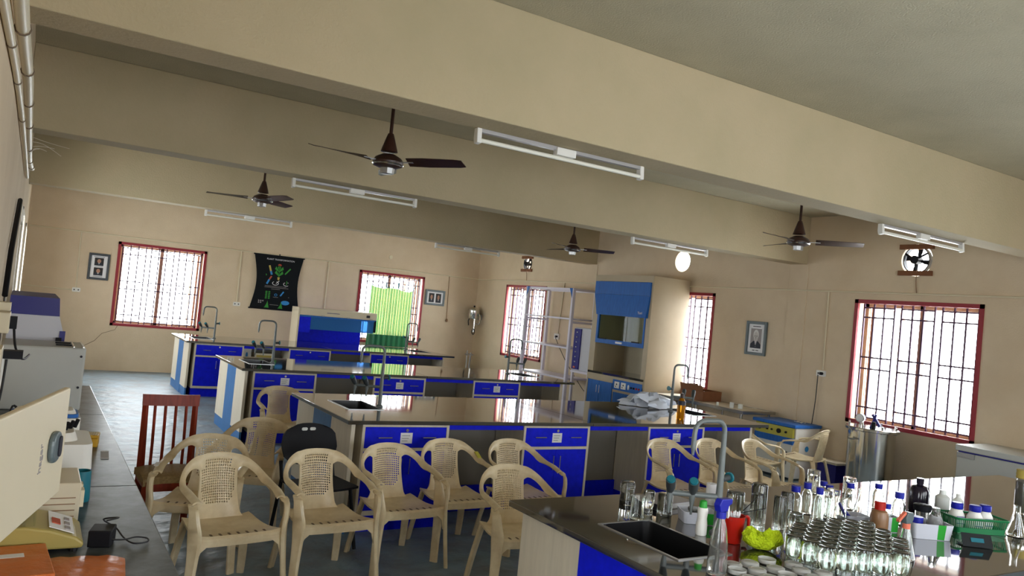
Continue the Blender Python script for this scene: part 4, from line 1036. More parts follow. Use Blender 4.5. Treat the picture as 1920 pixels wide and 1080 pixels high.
def tub(name, label, x, y, w, d, h, rot, m='tub_white', stripe=None, cat='tub'):
    t = thing(name, label, cat, (x, y, T+.001), math.radians(rot)); b = MB(); th = .003
    R0, R1 = rrect(w*.9, d*.88, .015), rrect(w, d, .018); n_ = len(R0)
    q0 = [(a*.965, c*.95) for a, c in R0]; q1 = [(a*.965, c*.95) for a, c in R1]
    b.add([(*p, 0) for p in R0]+[(*p, h) for p in R1]+[(*p, h) for p in q1]+[(*p, th) for p in q0],
          [tuple(range(n_))[::-1], tuple(range(3*n_, 4*n_))]+[(k*n_+i, k*n_+(i+1) % n_, (k+1)*n_+(i+1) % n_, (k+1)*n_+i) for k in range(3) for i in range(n_)])
    b.build('body', m, t)
    if stripe:
        MB().add([(stripe-.018, -d*.44-.001, .002), (stripe+.018, -d*.44-.001, .002), (stripe+.02, -d*.5-.001, h), (stripe-.02, -d*.5-.001, h), (stripe-.018, -d*.42, .002), (stripe+.018, -d*.42, .002), (stripe+.02, -d*.48, h), (stripe-.02, -d*.48, h)],
                 [(0, 1, 2, 3), (7, 6, 5, 4), (0, 3, 7, 4), (1, 5, 6, 2), (3, 2, 6, 7), (0, 4, 5, 1)]).build('green_stripe', 'green_stripe', t, False)
    return t
tub('plastic_tub', 'white tub with a green stripe behind the green-capped bottle', 2.80, 2.68, .17, .13, .055, -28, stripe=.045)
vessel('clear_container', 'small translucent container standing in the green-striped tub', 'container', 2.80, 2.70, [(0, 0), (.03, 0), (.032, .055)], 'clear_plastic', .002, z=T+.006)
solid('white_bottle', 'white squeeze bottle with a green cap at the sink edge', 'bottle', 2.645, 2.50, [('body', 'white_plastic', [(0, 0), (.022, 0), (.025, .006), (.025, .05), (.021, .075), (.024, .11), (.02, .122), (0, .122)]), ('cap', 'green_stripe', [(0, .122), (.018, .122), (.016, .15), (.01, .154), (0, .154)])])
t = vessel('spray_bottle', 'clear spray bottle with a blue trigger head beside the sink', 'bottle', 2.30, 2.08, [(0, 0), (.034, 0), (.037, .006), (.037, .05), (.034, .11), (.026, .17), (.017, .20), (.015, .215)], 'clear_plastic', .002, rot=math.radians(10))
MB().lathe([(0, .21), (.019, .21), (.019, .235), (0, .235)], 16).build('collar', 'blue_cap', t)
MB().prism([(-.024, .235), (.022, .235), (.03, .255), (.05, .262), (.05, .28), (-.02, .284), (-.035, .262)], -.014, .014, lambda a, b, d: (a, d, b)).build('trigger_head', 'blue_cap', t, False, .003)
MB().prism([(.03, .256), (.042, .256), (.048, .215), (.04, .205)], -.007, .007, lambda a, b, d: (a, d, b)).build('trigger', 'white_plastic', t, False)
MB().tube([(0, 0, .22), (.004, 0, .1), (.012, 0, .01)], .0025, 6).build('dip_tube', 'milky', t)
for k in range(3): MB().tube(catmull([(-.015+.012*k, .0, .012), (-.02+.015*k, .01*(k-1), .05), (-.01+.008*k, .0, .09)], 4), .007, 6).build('tissue', 'milky', t)
solid('paper_roll', 'short paper roll standing behind the large tap', 'roll', 3.15, 2.93, [('roll', 'paper_white', [(.012, 0), (.028, 0), (.028, .11), (.012, .11), (.012, 0)])])
t = solid('red_mug', 'red plastic mug full of white swabs beside the yellow-green net', 'mug', 2.71, 2.385, [('cup', 'red_plastic', [(0, 0), (.042, 0), (.045, .005), (.054, .115), (.057, .118), (.053, .118), (.043, .008), (0, .008)])], 26)
MB().tube(catmull([(.05, -.01, .105), (.078, -.015, .108), (.086, -.016, .09), (.086, -.016, .05), (.078, -.015, .03), (.046, -.01, .03)], 4), .007, 8).build('handle', 'red_plastic', t)
rr = random.Random(5)
for k in range(16):
    a = rr.uniform(0, 6.28); q = rr.uniform(0, .036); MB().tube([(q*.6*math.cos(a), q*.6*math.sin(a), .06), (q*1.2*math.cos(a), q*1.2*math.sin(a), .122+rr.uniform(0, .012))], .004, 5).build('swab', 'paper_white', t)
for k, (dx, dy) in enumerate(((.17, .02), (.15, -.05))): MB().tube([(0, 0, .08), (.05, 0, .122), (dx, dy, .15+.03*(1-k))], .0018, 5).build('wire_rod', 'black_plastic', t)
t = thing('net_scrubber', 'bright yellow-green net scrubber lying beside the red mug', 'scrubber', (2.76, 2.26, T), world=True)
b = MB(); rows = []
for i in range(25):
    a = 2*PI*i/24; row = []
    for j in range(13):
        p = PI*j/12; k = 1+.10*math.sin(5*a+2*p)+.08*math.sin(9*a+3.*p)+.05*math.sin(13*a-7*p)
        x = .082*math.sin(p)*math.cos(a)*k; y = .05*math.sin(p)*math.sin(a)*k; z = .046*(1+math.cos(p)*-1)*k*(1-.30*math.exp(-(x/.03)**2))
        row.append(V((2.76+x*.82+y*.3, 2.26-x*.5+y, T+.001+max(0, z))))
    rows.append(row)
b.v = [p for r in rows for p in r]
for i in range(24):
    for j in range(12): b.f.append((i*13+j, (i+1)*13+j, (i+1)*13+j+1, i*13+j+1))
me = b.mesh('net', 'neon'); bm = bmesh.new(); bm.from_mesh(me); bmesh.ops.remove_doubles(bm, verts=bm.verts, dist=.0005); bm.to_mesh(me); bm.free(); link('net', me, t)
for x, y, r, h, lb in ((3.10, 2.72, .044, .125, 'upturned wide glass cylinder just behind the red mug'), (3.13, 2.60, .038, .19, 'tallest upturned glass cylinder behind the net scrubber'), (3.06, 2.545, .030, .155, 'upturned glass cylinder nearest the red mug'),
                       (3.15, 2.49, .029, .155, 'short upturned glass cylinder in front of the tallest one'), (3.24, 2.52, .031, .165, 'upturned glass cylinder beside the blue-capped bottles')):
    upturned('glass_cylinder', lb, 'cylinder', x, y, r, h, 'upturned glass cylinders')
solid('lidded_pot', 'small translucent pot with a white lid behind the red mug', 'pot', 3.23, 2.755, [('body', 'milky', [(0, 0), (.03, 0), (.034, .035), (0, .035)]), ('lid', 'white_plastic', [(0, .035), (.036, .035), (.036, .048), (0, .05)])])
def reagent(label, x, y, r, h, cap='blue_cap', m='glass', cat='bottle', grp='blue-capped clear reagent bottles', z=T+.001):
    t = vessel('reagent_bottle', label, cat, x, y, [(0, 0), (r*.95, 0), (r, .005), (r, h*.55), (r*.85, h*.68), (r*.55, h*.78), (r*.52, h*.86)], m, .0025, 20, grp, z=z)
    MB().lathe([(0, h*.8), (r*.66, h*.8), (r*.68, h*.83), (r*.68, h), (0, h)], 18).build('cap', cap, t)
    return t
for x, y, r, h, lb in ((3.48, 2.66, .034, .152, 'clear bottle with blue cap beside the glass cylinders'), (3.60, 2.68, .029, .16, 'clear bottle with blue cap, taller and behind its neighbours'), (3.54, 2.56, .027, .165, 'clear bottle with blue cap in front of the lidded beaker'),
                       (3.84, 2.72, .03, .13, 'short clear bottle with blue cap behind the big beaker'), (4.0, 2.70, .029, .14, 'clear bottle with blue cap next to the glass flask'), (3.90, 2.80, .028, .13, 'clear bottle with blue cap in the hindmost row'),
                       (4.2, 2.66, .03, .14, 'clear bottle with blue cap in front of the bright window reflection')):
    reagent(lb, x, y, r, h)
inverted('upturned_flask', 'round-shouldered upturned jar in front of the blue-capped bottles', 3.17, 2.41, .033, .096)
vessel('large_beaker', 'largest open glass beaker in the middle of the glassware', 'beaker', 3.56, 2.47, [(0, 0), (.043, 0), (.046, .005), (.046, .13), (.05, .136)])
for x, y, lb, r in ((3.64, 2.60, 'clear jar with a screw lid behind the largest beaker', .036), (3.74, 2.62, 'clear jar with a tilted lid beside the glass flask', .034), (4.12, 3.03, 'clear lidded jar standing at the far rim of the bench', .038), (4.40, 2.98, 'low clear jar at the far rim before the window reflection', .038)):
    h = .135 if x < 4.3 else .095
    t = vessel('screw_jar', lb, 'jar', x, y, [(0, 0), (r*.95, 0), (r, .005), (r, h*.75), (r*.9, h*.8)], 'glass', .0025)
    MB().lathe([(0, h*.78), (r*.98, h*.78), (r*.98, h), (0, h)], 20).build('lid', 'clear_plastic', t)
for x, y, s, lb in ((3.83, 2.52, 1, 'clear conical flask leaning close to the white tray'), (4.50, 2.07, 1.02, 'clear conical flask standing alone beside the green basket')):
    vessel('conical_flask', lb, 'flask', x, y, [(0, 0), (.04*s, 0), (.043*s, .006), (.04*s, .02), (.016*s, .115), (.0155*s, .15), (.018*s, .156)], 'glass', .002)
tub('white_tray', 'shallow white tray with a blue brush behind the upturned jars', 3.70, 2.47, .14, .10, .045, -20)
tag(MB().tube([(3.62, 2.50, T+.10), (3.67, 2.47, T+.03)], [.008, .01], 8).build('blue_brush', 'blue_cap'), 'short blue brush handle sticking out of the white tray', 'brush')
solid('brown_bottle', 'brown plastic bottle with a red cap behind the upturned jars', 'bottle', 3.64, 2.29, [('body', 'brown_plastic', [(0, 0), (.04, 0), (.043, .005), (.043, .09), (.036, .112), (.024, .12), (0, .12)]), ('cap', 'red_plastic', [(0, .12), (.026, .12), (.026, .155), (.022, .16), (0, .16)])], 24)
tub('blue_tub', 'small tub with a green stripe beside the brown bottle', 3.757, 2.325, .10, .085, .075, -20, stripe=.02)
t = vessel('spray_flask', 'conical clear flask with a coral neck ring and coral spray lever', 'flask', 3.36, 1.985, [(0, 0), (.043, 0), (.045, .006), (.018, .125), (.016, .135)], 'glass', .002)
MB().lathe([(.0, .132), (.017, .132), (.017, .155), (0, .155)], 14).build('neck_ring', 'coral', t)
MB().prism([(-.02, .155), (.02, .155), (.034, .175), (.03, .20), (-.01, .205), (-.025, .18)], -.013, .013, lambda a, b, d: (a, d, b)).build('spray_head', 'frame_grey', t, False, .003)
MB().obox((-.042, 0, .185), (.06, .014, .012), Matrix.Rotation(-.6, 3, 'Y')).build('spray_lever', 'coral', t, False)
MB().tube([(0, 0, .15), (.01, 0, .01)], .002, 5).build('dip_tube', 'milky', t)
reagent('clear bottle with blue cap standing behind the coral spray flask', 3.98, 2.40, .034, .165)
reagent('small clear bottle with blue cap in the small striped tub', 3.757, 2.325, .026, .13, z=T+.0055)
solid('black_bottle', 'dark wide-shouldered bottle rising before the window reflection', 'bottle', 4.42, 2.55, [('body', 'dark_bottle', [(0, 0), (.05, 0), (.053, .006), (.053, .12), (.04, .145), (.018, .152), (.018, .16), (0, .16)]), ('cap', 'dark_bottle', [(0, .16), (.02, .16), (.02, .19), (0, .19)])], 24)
solid('white_reagent', 'milky white bottle leaning against the dark bottle', 'bottle', 4.46, 2.44, [('body', 'milky', [(0, 0), (.036, 0), (.038, .006), (.038, .11), (.018, .125), (0, .125)]), ('cap', 'milky', [(0, .125), (.019, .125), (.017, .148), (0, .148)])])
solid('white_reagent', 'slim milky bottle beside the dark bottle nearest the basket', 'bottle', 4.53, 2.39, [('body', 'milky', [(0, 0), (.026, 0), (.028, .006), (.028, .10), (.014, .115), (0, .115)]), ('cap', 'white_plastic', [(0, .115), (.014, .115), (.013, .135), (0, .135)])])
tub('striped_tub', 'large white tub with a green stripe in front of the dark bottle', 3.885, 2.195, .21, .14, .075, -28, stripe=.04)
solid('clear_bottle', 'frosted bottle without cap standing in the large striped tub', 'bottle', 3.925, 2.174, [('body', 'clear_plastic', [(0, 0), (.037, 0), (.039, .006), (.039, .075), (.02, .115), (.018, .14), (.013, .14), (.012, .12), (0, .11)])], z=T+.005)
solid('blue_jar', 'white jar with a blue cap in the large striped tub', 'jar', 3.842, 2.218, [('body', 'white_plastic', [(0, 0), (.03, 0), (.032, .05), (0, .055)]), ('cap', 'blue_cap', [(0, .055), (.028, .055), (.028, .09), (0, .09)])], z=T+.005)
solid('black_cap_jar', 'jar with a wide black lid between the dark bottle and the tub', 'jar', 4.13, 2.36, [('body', 'clear_plastic', [(0, 0), (.034, 0), (.036, .07), (0, .07)]), ('lid', 'black_plastic', [(0, .07), (.042, .07), (.046, .10), (.04, .104), (0, .104)])])
t = thing('green_basket', 'green plastic basket with slotted sides holding white jars', 'basket', (4.32, 2.20, T+.001), math.radians(-24))
bw_, bd_, bh_ = .30, .17, .075
MB().box(-bw_*.46, bw_*.46, -bd_*.44, bd_*.44, 0, .004).build('bottom', 'green_plastic', t, False)
R1 = rrect(bw_, bd_, .02); n_ = len(R1)
MB().tube([(*p, bh_) for p in R1]+[(*R1[0], bh_)], .006, 6).build('rim', 'green_plastic', t)
MB().add([(p[0]*.92, p[1]*.88, 0) for p in R1]+[(p[0]*.945, p[1]*.915, .03) for p in R1]+[(p[0]*.93, p[1]*.90, .03) for p in R1]+[(p[0]*.905, p[1]*.865, 0) for p in R1],
         [(k*n_+i, k*n_+(i+1) % n_, ((k+1) % 4)*n_+(i+1) % n_, ((k+1) % 4)*n_+i) for k in range(4) for i in range(n_)]).build('lower_wall', 'green_plastic', t)
per = []
for i in range(n_):
    a, b = V((*R1[i], 0)), V((*R1[(i+1) % n_], 0)); L = (b-a).length; k = max(1, round(L/.012))
    per += [a.lerp(b, j/k) for j in range(k)]
for p in per: MB().tube([(p.x*.94, p.y*.91, .028), (p.x*.995, p.y*.99, bh_)], .0028, 4).build('slat', 'green_plastic', t, False)
for x, y, lb in ((4.262, 2.252, 'white jar with blue cap in the green basket, on the bottle side'), (4.311, 2.184, 'white jar with blue cap in the middle of the green basket'), (4.391, 2.174, 'white jar with blue cap in the green basket, next to the lone flask')):
    t = solid('white_jar', lb, 'jar', x, y, [('body', 'white_plastic', [(0, 0), (.036, 0), (.038, .006), (.038, .07), (.024, .098), (0, .10)]), ('cap', 'blue_cap', [(0, .10), (.027, .10), (.029, .105), (.029, .128), (.024, .132), (0, .132)])], 22, 'white jars in the green basket', z=T+.006, rot=math.radians(-30))
    MB().box(-.02, .02, -.0405, -.037, .03, .065).build('label', 'paper_white', t, False)
    for q in ((-.021, .021, .063, .066), (-.021, .021, .029, .032)): MB().box(q[0], q[1], -.0415, -.038, q[2], q[3]).build('label_line', 'blue_cap', t, False)
t = thing('acrylic_plate', 'dark teal acrylic stand lying before the green basket', 'plate', (3.985, 2.0, T+.001), math.radians(-35))
MB().obox((0, 0, .03), (.14, .004, .065), Matrix.Rotation(-.5, 3, 'X')).build('plate', 'frame_black', t, False)
MB().obox((0, -.004, .032), (.06, .003, .02), Matrix.Rotation(-.5, 3, 'X')).build('sticker', 'teal_cap', t, False)
MB().obox((0, .02, .004), (.14, .05, .004)).build('foot', 'frame_black', t, False)
t = solid('gold_jar', 'tall jar with a golden ribbed lid at the bench edge', 'jar', 5.19, 2.36, [('body', 'clear_plastic', [(0, 0), (.042, 0), (.044, .006), (.044, .2), (.04, .21), (0, .21)]), ('lid', 'yellow_print', [(0, .21), (.044, .21), (.046, .215), (.043, .225), (.046, .235), (.043, .245), (.044, .26), (0, .26)])], 24)
MB().lathe([(0, .01), (.038, .01), (.038, .19), (0, .19)], 20).build('contents', 'yellow_print', t)
tag(MB().tube([(4.42, 1.93, T+.012), (4.56, 1.90, T+.014)], [.012, .014], 8).build('marker_pen', 'purple_pan'), 'dark purple marker lying beside the lone conical flask', 'marker')

jar0 = inverted('glass_jar', 'empty glass jar standing upside down in the crowded cluster of jars', 0, 0, .036, .108, 'upturned jars in the cluster')
first = True; cnt = 0
ex, ey = V((.55, -.20)).normalized(), V((.24, .55)).normalized()
POLY = [(2.735, 2.13), (2.77, 1.93), (2.91, 1.83), (3.05, 1.79), (3.20, 1.88), (3.30, 1.99), (3.38, 2.16), (3.26, 2.265), (3.08, 2.27), (2.9, 2.21)]
def inside(x, y):
    c = False
    for (x0, y0), (x1, y1) in zip(POLY, POLY[1:]+POLY[:1]):
        if (y0 > y) != (y1 > y) and x < (x1-x0)*(y-y0)/(y1-y0)+x0: c = not c
    return c
for i in range(-2, 12):
    for j in range(-6, 12):
        p = V((2.777, 2.105)) + i*.0755*V((.89, -.456)) + j*.0755*(V((.89, -.456))*.5+V((.456, .89))*.866) + V((rr.uniform(-.001, .001), rr.uniform(-.001, .001)))
        if not inside(p.x, p.y): continue
        if (p-V((3.37, 1.985))).length < .084: continue
        o = jar0 if first else copy_tree(jar0); first = False; cnt += 1
        o.location = (p.x, p.y, T+.001); o.rotation_euler = (0, 0, rr.uniform(0, 6))
t = thing('jar_lid', 'loose translucent jar lid in the group beside the spray bottle', 'lid', group='loose jar lids', loc=(2.43, 2.115, T+.001))
MB().lathe([(0, .018), (.031, .018), (.035, .0155), (.0358, 0), (.034, 0), (.033, .014), (0, .015)], 24).build('cap', 'lid_plastic', t)
MB().lathe([(.022, .018), (.024, .0192), (.026, .018)], 24).build('ring', 'lid_plastic', t)
spots = [(2.385, 2.055), (2.52, 2.11), (2.475, 2.035), (2.625, 2.115), (2.575, 2.03), (2.67, 1.985), (2.55, 1.955), (2.45, 1.955), (2.64, 1.905), (2.36, 1.975), (2.73, 1.93), (2.54, 1.88), (2.70, 2.045)]
for k, (x, y) in enumerate(spots):
    c = copy_tree(t); c.location = (x, y, T+.001)
    if k in (0, 3, 6): c.rotation_euler = (PI, 0, 0); c.location.z = T+.0205

# ------------------------------------------------------------------ wall counter and what stands on it
t = thing('wall_counter', 'long dusty dark stone counter along the door wall', 'counter', (.16, 4.3, 0), world=True)
for a, b in ((1.55, 3.72), (3.723, 5.60), (5.603, 7.0)): MB().box(XL+.005, .477, a, b, T-.03, T).build('stone_slab', 'dusty_granite', t, False, .004)
MB().box(XL+.005, .44, 1.6, 6.97, .1, T-.031).build('front', 'cream_laminate', t, False); MB().box(XL+.005, .40, 1.62, 6.95, 0, .1).build('kick', 'deep_blue', t, False)
t = thing('grey_instrument', 'grey metal box instrument with a slatted top on the wall counter', 'instrument', (.13, 6.0, T), world=True)
MB().box(-.12, .345, 5.74, 6.20, T+.001, 1.255).build('case', 'grey_enamel', t, False, .012)
for x in (.27, .325): MB().box(x, x+.008, 5.735, 6.19, 1.2555, 1.262).build('trim_strip', 'chrome', t, False)
for y in (5.86, 6.02): MB().obox((.22, y, 1.26), (.09, .02, .008)).build('vent_clip', 'black_plastic', t, False)
for x, z in ((-.09, 1.2), (.32, 1.2), (.32, 1.0)): MB().cyl((x, 5.742, z), (x, 5.734, z), .008, n=8).build('screw', 'ink', t)
t = thing('white_analyser', 'white analyser with a navy upper band behind the grey instrument', 'analyser', (.06, 6.5, T), world=True)
prof = [(6.26, T+.001), (6.80, T+.001), (6.80, 1.56), (6.26, 1.56)]
MB().add([(-.11, 6.26, T+.001), (.205, 6.26, T+.001), (.225, 6.26, 1.30), (.19, 6.26, 1.42), (-.11, 6.26, 1.42), (-.11, 6.8, T+.001), (.205, 6.8, T+.001), (.225, 6.8, 1.30), (.19, 6.8, 1.42), (-.11, 6.8, 1.42)],
         [(0, 1, 2, 3, 4), (9, 8, 7, 6, 5), (0, 5, 6, 1), (1, 6, 7, 2), (2, 7, 8, 3), (3, 8, 9, 4), (4, 9, 5, 0)]).build('lower_case', 'lilac_enamel', t, False)
MB().add([(-.11, 6.255, 1.421), (.19, 6.255, 1.421), (.18, 6.255, 1.545), (-.11, 6.255, 1.545), (-.11, 6.8, 1.421), (.19, 6.8, 1.421), (.16, 6.8, 1.56), (-.11, 6.8, 1.56)],
         [(0, 1, 2, 3), (7, 6, 5, 4), (0, 4, 5, 1), (1, 5, 6, 2), (2, 6, 7, 3), (3, 7, 4, 0)]).build('upper_band', 'navy', t, False)
MB().box(.20, .235, 6.25, 6.28, 1.20, 1.32).build('hinge_strip', 'navy', t, False); MB().box(.18, .215, 6.235, 6.25, 1.24, 1.275).build('latch', 'black_plastic', t, False)
t = thing('centrifuge', 'white bench centrifuge with a blue base on the wall counter', 'centrifuge', (.14, 3.95, T), world=True)
def rbox(nm, m, x0, x1, y0, y1, z0, z1, r=.04, par=None, taper=0):
    R = rrect(x1-x0, y1-y0, r, 5); cx, cy2 = (x0+x1)/2, (y0+y1)/2; n_ = len(R)
    return MB().add([(cx+p[0], cy2+p[1], z0) for p in R]+[(cx+p[0]*(1-taper), cy2+p[1]*(1-taper), z1) for p in R], [tuple(range(n_))[::-1], tuple(range(n_, 2*n_))]+[(i, (i+1) % n_, n_+(i+1) % n_, n_+i) for i in range(n_)]).build(nm, m, par or t)
rbox('base', 'deep_blue', -.06, .30, 3.78, 4.14, T+.001, T+.055); rbox('body', 'white_paint', -.06, .30, 3.78, 4.14, T+.056, T+.165, taper=.03)
c = rbox('rotor_cover', 'white_paint', -.02, .24, 3.84, 4.10, T+.166, T+.20, .06, taper=.12)
for k in range(5): MB().tube([(.15+.02*k, 3.86+.04*k, T+.20), (.16+.02*k, 3.85+.04*k, T+.235)], .009, 6).build('rotor_tube', 'black_plastic', t)
rbox('rear_housing', 'white_paint', -.03, .26, 4.15, 4.34, T+.001, T+.215, .03); rbox('rear_lid', 'sky_blue', -.02, .25, 4.16, 4.33, T+.216, T+.232, .03); rbox('lid_cap', 'white_paint', -.01, .24, 4.17, 4.32, T+.2325, T+.247, .03, taper=.1)
MB().box(.04, .06, 3.774, 3.779, T+.10, T+.125).build('badge', 'dull_steel', t, False)
t = thing('tip_box', 'yellow plastic tip rack lying on the wall counter edge', 'tip rack', (.335, 4.6, T+.001), math.radians(-8))
MB().box(-.045, .045, -.05, .05, .0, .045).build('body', 'yellow_plastic', t, False, .004); MB().box(-.046, .046, -.051, .051, .046, .062).build('lid', 'yellow_plastic', t, False, .003)
for k in range(8): MB().box(-.04+.0105*k, -.035+.0105*k, -.048, .048, .062, .064).build('lid_rib', 'yellow_print', t, False)
t = thing('counter_sticker', 'clear rectangular sticker stuck on the counter by the yellow tip rack', 'sticker', (.395, 4.36, T+.0005), math.radians(-4))
MB().box(-.018, .018, -.10, .10, 0, .0012).build('film', 'photo_grey', t, False)
for y in (-.085, .085): MB().box(-.018, .018, y-.006, y+.006, .0012, .0018).build('print', 'paper_white', t, False)
t = thing('power_supply', 'beige boxed power unit with grooved sides on the wall counter', 'power supply', (.09, 3.3, T), math.radians(-4), world=True)
MB().box(.03, .225, 3.17, 3.42, T+.012, T+.15).build('case', 'beige_enamel', t, False, .005)
for k in range(4): MB().box(.05, .21, 3.1675, 3.17, T+.03+.022*k, T+.033+.022*k).build('groove', 'brown_plastic', t, False)
for y in (3.22, 3.31): MB().box(.226, .24, y, y+.05, T+.05, T+.11).build('terminal', 'ivory_plastic', t, False)
for x in (.05, .205):
    for y in (3.19, 3.40): MB().cyl((x, y, T), (x, y, T+.012), .012, n=8).build('foot', 'black_rubber', t)
t = thing('blue_jug', 'teal blue jug standing just behind the beige power unit', 'jug', (.245, 3.50, T))
MB().lathe([(0, 0), (.034, 0), (.036, .01), (.032, .12), (.029, .12), (.033, .012), (0, .01)], 20).build('body', 'teal_cap', t)
t = thing('weighing_scale', 'golden weighing scale with a purple pan and red display', 'scale', (.03, 2.92, T), world=True)
sec = [(-.10, .012), (.225, .012), (.228, .03), (.205, .048), (.13, .075), (.06, .088), (-.10, .088)]
MB().prism(sec, 2.86, 3.10, lambda a, b, d: (a, d, T+b)).build('body', 'gold', t, False, .008)
kp = MB().add([(.125, 2.885, T+.0795), (.198, 2.885, T+.053), (.198, 3.075, T+.053), (.125, 3.075, T+.0795), (.126, 2.885, T+.082), (.199, 2.885, T+.0555), (.199, 3.075, T+.0555), (.126, 3.075, T+.082)], [(0, 3, 2, 1), (4, 5, 6, 7), (0, 1, 5, 4), (1, 2, 6, 5), (2, 3, 7, 6), (3, 0, 4, 7)]).build('keypad', 'paper_white', t, False)
sl = Matrix.Rotation(.345, 3, 'Y')
MB().obox((.147, 2.965, T+.0755), (.026, .06, .004), sl).build('display', 'red_print', kp, False)
for k in range(3): MB().obox((.18, 2.92+.05*k, T+.0635), (.016, .03, .004), sl).build('key', 'photo_grey', kp, False)
MB().lathe([(0, .0885), (.07, .0885), (.085, .10), (.088, .104), (.08, .106), (0, .104)], 28, (-.02, 2.98, T)).build('pan', 'purple_pan', t)
MB().lathe([(.089, .098), (.092, .106), (.088, .109)], 28, (-.02, 2.98, T)).build('pan_rim', 'chrome', t)
for y in (2.862, 3.092): MB().box(-.09, .085, y, y+.006, T+.09, T+.155).build('draught_shield', 'pane_glass', t, False)
MB().box(.081, .087, 2.868, 3.092, T+.09, T+.155).build('draught_shield', 'pane_glass', t, False)
for x in (-.08, .2):
    for y in (2.88, 3.08): MB().cyl((x, y, T), (x, y, T+.012), .012, n=8).build('foot', 'black_rubber', t)
t = thing('power_adapter', 'black power adapter with a looped cable beside the golden scale', 'adapter', (.285, 2.93, T+.001), math.radians(-15))
MB().box(-.035, .035, -.045, .045, 0, .055).build('block', 'black_plastic', t, False, .004)
MB().tube(catmull([(.035, -.02, .02), (.07, .0, .015), (.10, .04, .012), (.135, .045, .006), (.14, .005, .006), (.10, -.01, .006), (.06, .05, .006), (.02, .12, .02), (-.02, .11, .05), (.03, .10, .06), (.0, .06, .06)], 5), .0028, 6).build('cable', 'black_rubber', t)
t = thing('orange_envelope', 'orange paper envelope with a white label, topmost on the counter', 'envelope', (-.005, 2.70, T+.028), math.radians(4))
MB().box(-.14, .135, -.15, .14, 0, .012).build('paper', 'orange_paper', t, False, .003); MB().box(-.13, .07, .02, .055, .0122, .0128).build('label', 'paper_white', t, False)
t = thing('orange_packet', 'glossy wrapped orange packet lying flat at the counter edge', 'packet', (.19, 2.52, T+.001), math.radians(-5))
MB().slab([[(-.13+.26*i/10, -.20+.46*j/14, .022-.012*(abs(i-5)/5)**4-.01*(abs(j-7)/7)**6+.002*math.sin(i*2.3+j*1.9)) for j in range(15)] for i in range(11)], (0, 0, -.018)).build('wrap', 'orange_paper', t)
t = thing('brown_folder', 'tan paper sheet lying under the orange envelope', 'folder', (.02, 2.68, T+.001), math.radians(-9))
MB().box(-.12, .025, -.15, .19, 0, .012).build('cover', 'orange_paper', t, False)

# distribution board on the wall by the camera, its lid ajar
t = thing('distribution_board', 'cream electrical board with its lid ajar on the door wall', 'switchboard', (-.1, 1.4, 1.3), world=True)
MB().plate([1.16, 1.175, 1.585, 1.60], [1.345, 1.36, 1.53, 1.545], [(1.175, 1.585, 1.36, 1.53)], -.15, -.05, lambda a, b, d: (d, a, b)).build('case', 'beige_enamel', t, False)
MB().box(-.148, -.14, 1.175, 1.585, 1.36, 1.53).build('back_plate', 'dull_steel', t, False)
for k in range(9): MB().box(-.139, -.08, 1.20+.04*k, 1.235+.04*k, 1.40, 1.48).build('breaker', 'white_plastic', t, False)
h0, h1 = V((-.038, 1.18, 0)), V((.079, 1.60, 0)); dv = (h1-h0).normalized(); nv_ = V((dv.y, -dv.x, 0))
lf = lambda a, b, d: tuple(h0+dv*a+nv_*d+V((0, 0, b)))
LL = (h1-h0).length
lid = MB().prism(rect(0, LL, 1.362, 1.548), -.012, 0, lf).build('lid', 'beige_enamel', t, False, .003)
MB().prism([(LL-.085+a, 1.458+b) for a, b in rrect(.05, .052, .02)], 0, .010, lf).build('lid_handle', 'frame_grey', lid, False, .004)
MB().prism([(LL-.076+a, 1.458+b) for a, b in rrect(.018, .035, .008)], .010, .012, lf).build('handle_slot', 'ink', lid, False)
Mx = Matrix(((dv.x, 0, nv_.x, 0), (dv.y, 0, nv_.y, 0), (0, 1, 0, 0), (0, 0, 0, 1)))
pos = V(lf(LL-.145, 1.45, .0006))
text('maker_lettering', 'hager', .022, 'photo_grey', lid, Matrix.Translation(pos) @ Mx @ Matrix.Rotation(PI/2, 4, 'Z'))
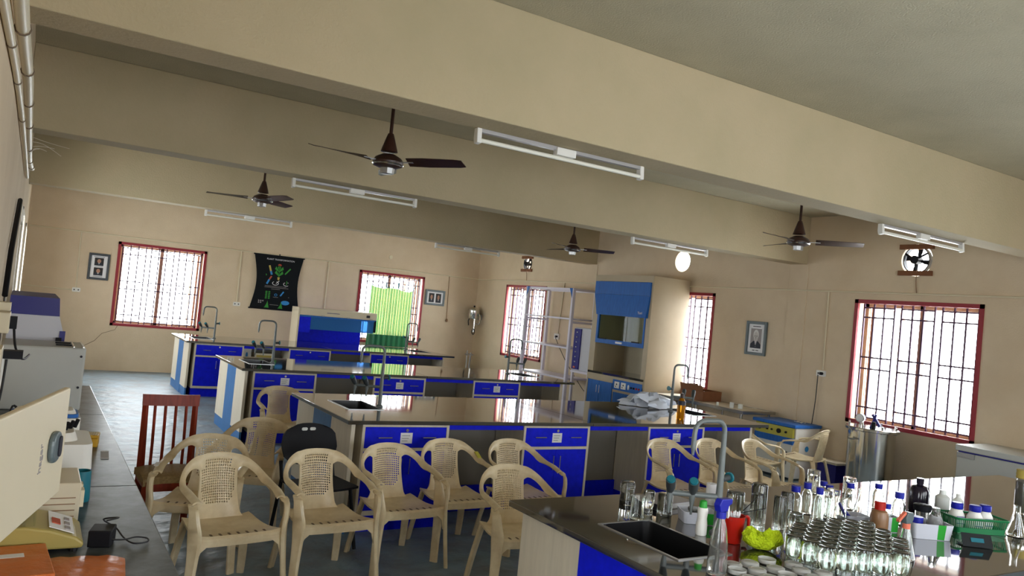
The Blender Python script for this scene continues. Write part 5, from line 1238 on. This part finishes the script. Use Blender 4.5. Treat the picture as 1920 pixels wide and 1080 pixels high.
# sockets and hanging leads on the door wall
t = thing('switch_box', 'cream switch box with a black plug on the door wall', 'switch box', (-.12, 4.6, 1.3), world=True)
MB().box(XL, -.07, 4.45, 4.62, 1.42, 1.52).build('box', 'ivory_plastic', t, False, .004); MB().box(XL, -.075, 4.64, 4.74, 1.52, 1.56).build('switch', 'ivory_plastic', t, False)
MB().box(-.07, -.04, 4.5, 4.56, 1.44, 1.50).build('plug', 'black_plastic', t, False)
MB().tube(catmull([(-.05, 4.53, 1.44), (-.035, 4.6, 1.34), (.0, 4.75, 1.27), (.03, 5.2, 1.25)], 5), .006, 6).build('lead', 'black_rubber', t)
t = thing('extension_socket', 'cream extension socket with a dark adapter low on the door wall', 'socket', (-.12, 4.0, 1.2), world=True)
MB().box(XL, -.075, 3.86, 4.06, 1.30, 1.40).build('box', 'ivory_plastic', t, False, .004); MB().box(-.075, .0, 4.10, 4.18, 1.335, 1.37).build('adapter', 'black_plastic', t, False)
MB().tube(catmull([(-.06, 4.13, 1.33), (-.07, 4.13, 1.15), (-.10, 4.13, .98), (-.12, 4.12, T+.01)], 5), .006, 6).build('lead', 'black_rubber', t)
rr2 = random.Random(9)
for k in range(4):
    y = 4.15+.05*k; MB().tube(catmull([(-.135+.018*k, y, 1.34), (-.132+.018*k, y+rr2.uniform(-.04, .04), 1.15), (-.135+.018*k, y, T+.02)], 5), .009, 6).build('white_lead', 'white_plastic', t)
t = thing('clip_leads', 'black and red test leads heaped on the counter before the grey instrument', 'test leads', (.05, 5.0, T), world=True)
for k, (x, m) in enumerate(((-.02, 'black_rubber'), (.06, 'red_plastic'), (.13, 'black_rubber'))):
    MB().tube(catmull([(x-.02, 4.9, T+.02), (x, 4.92, T+.12+.03*(k != 1)), (x+.04, 4.95, T+.10), (x+.05, 4.98, T+.02), (x+.12, 5.0, T+.015)], 5), .006, 6).build('lead', m, t)
    MB().tube([(x-.02, 4.9, T+.012), (x-.015, 4.905, T+.07)], [.012, .008], 6).build('plug', m, t)
MB().box(-.07, .02, 4.95, 5.05, T+.001, T+.05).build('transformer', 'black_plastic', t, False)
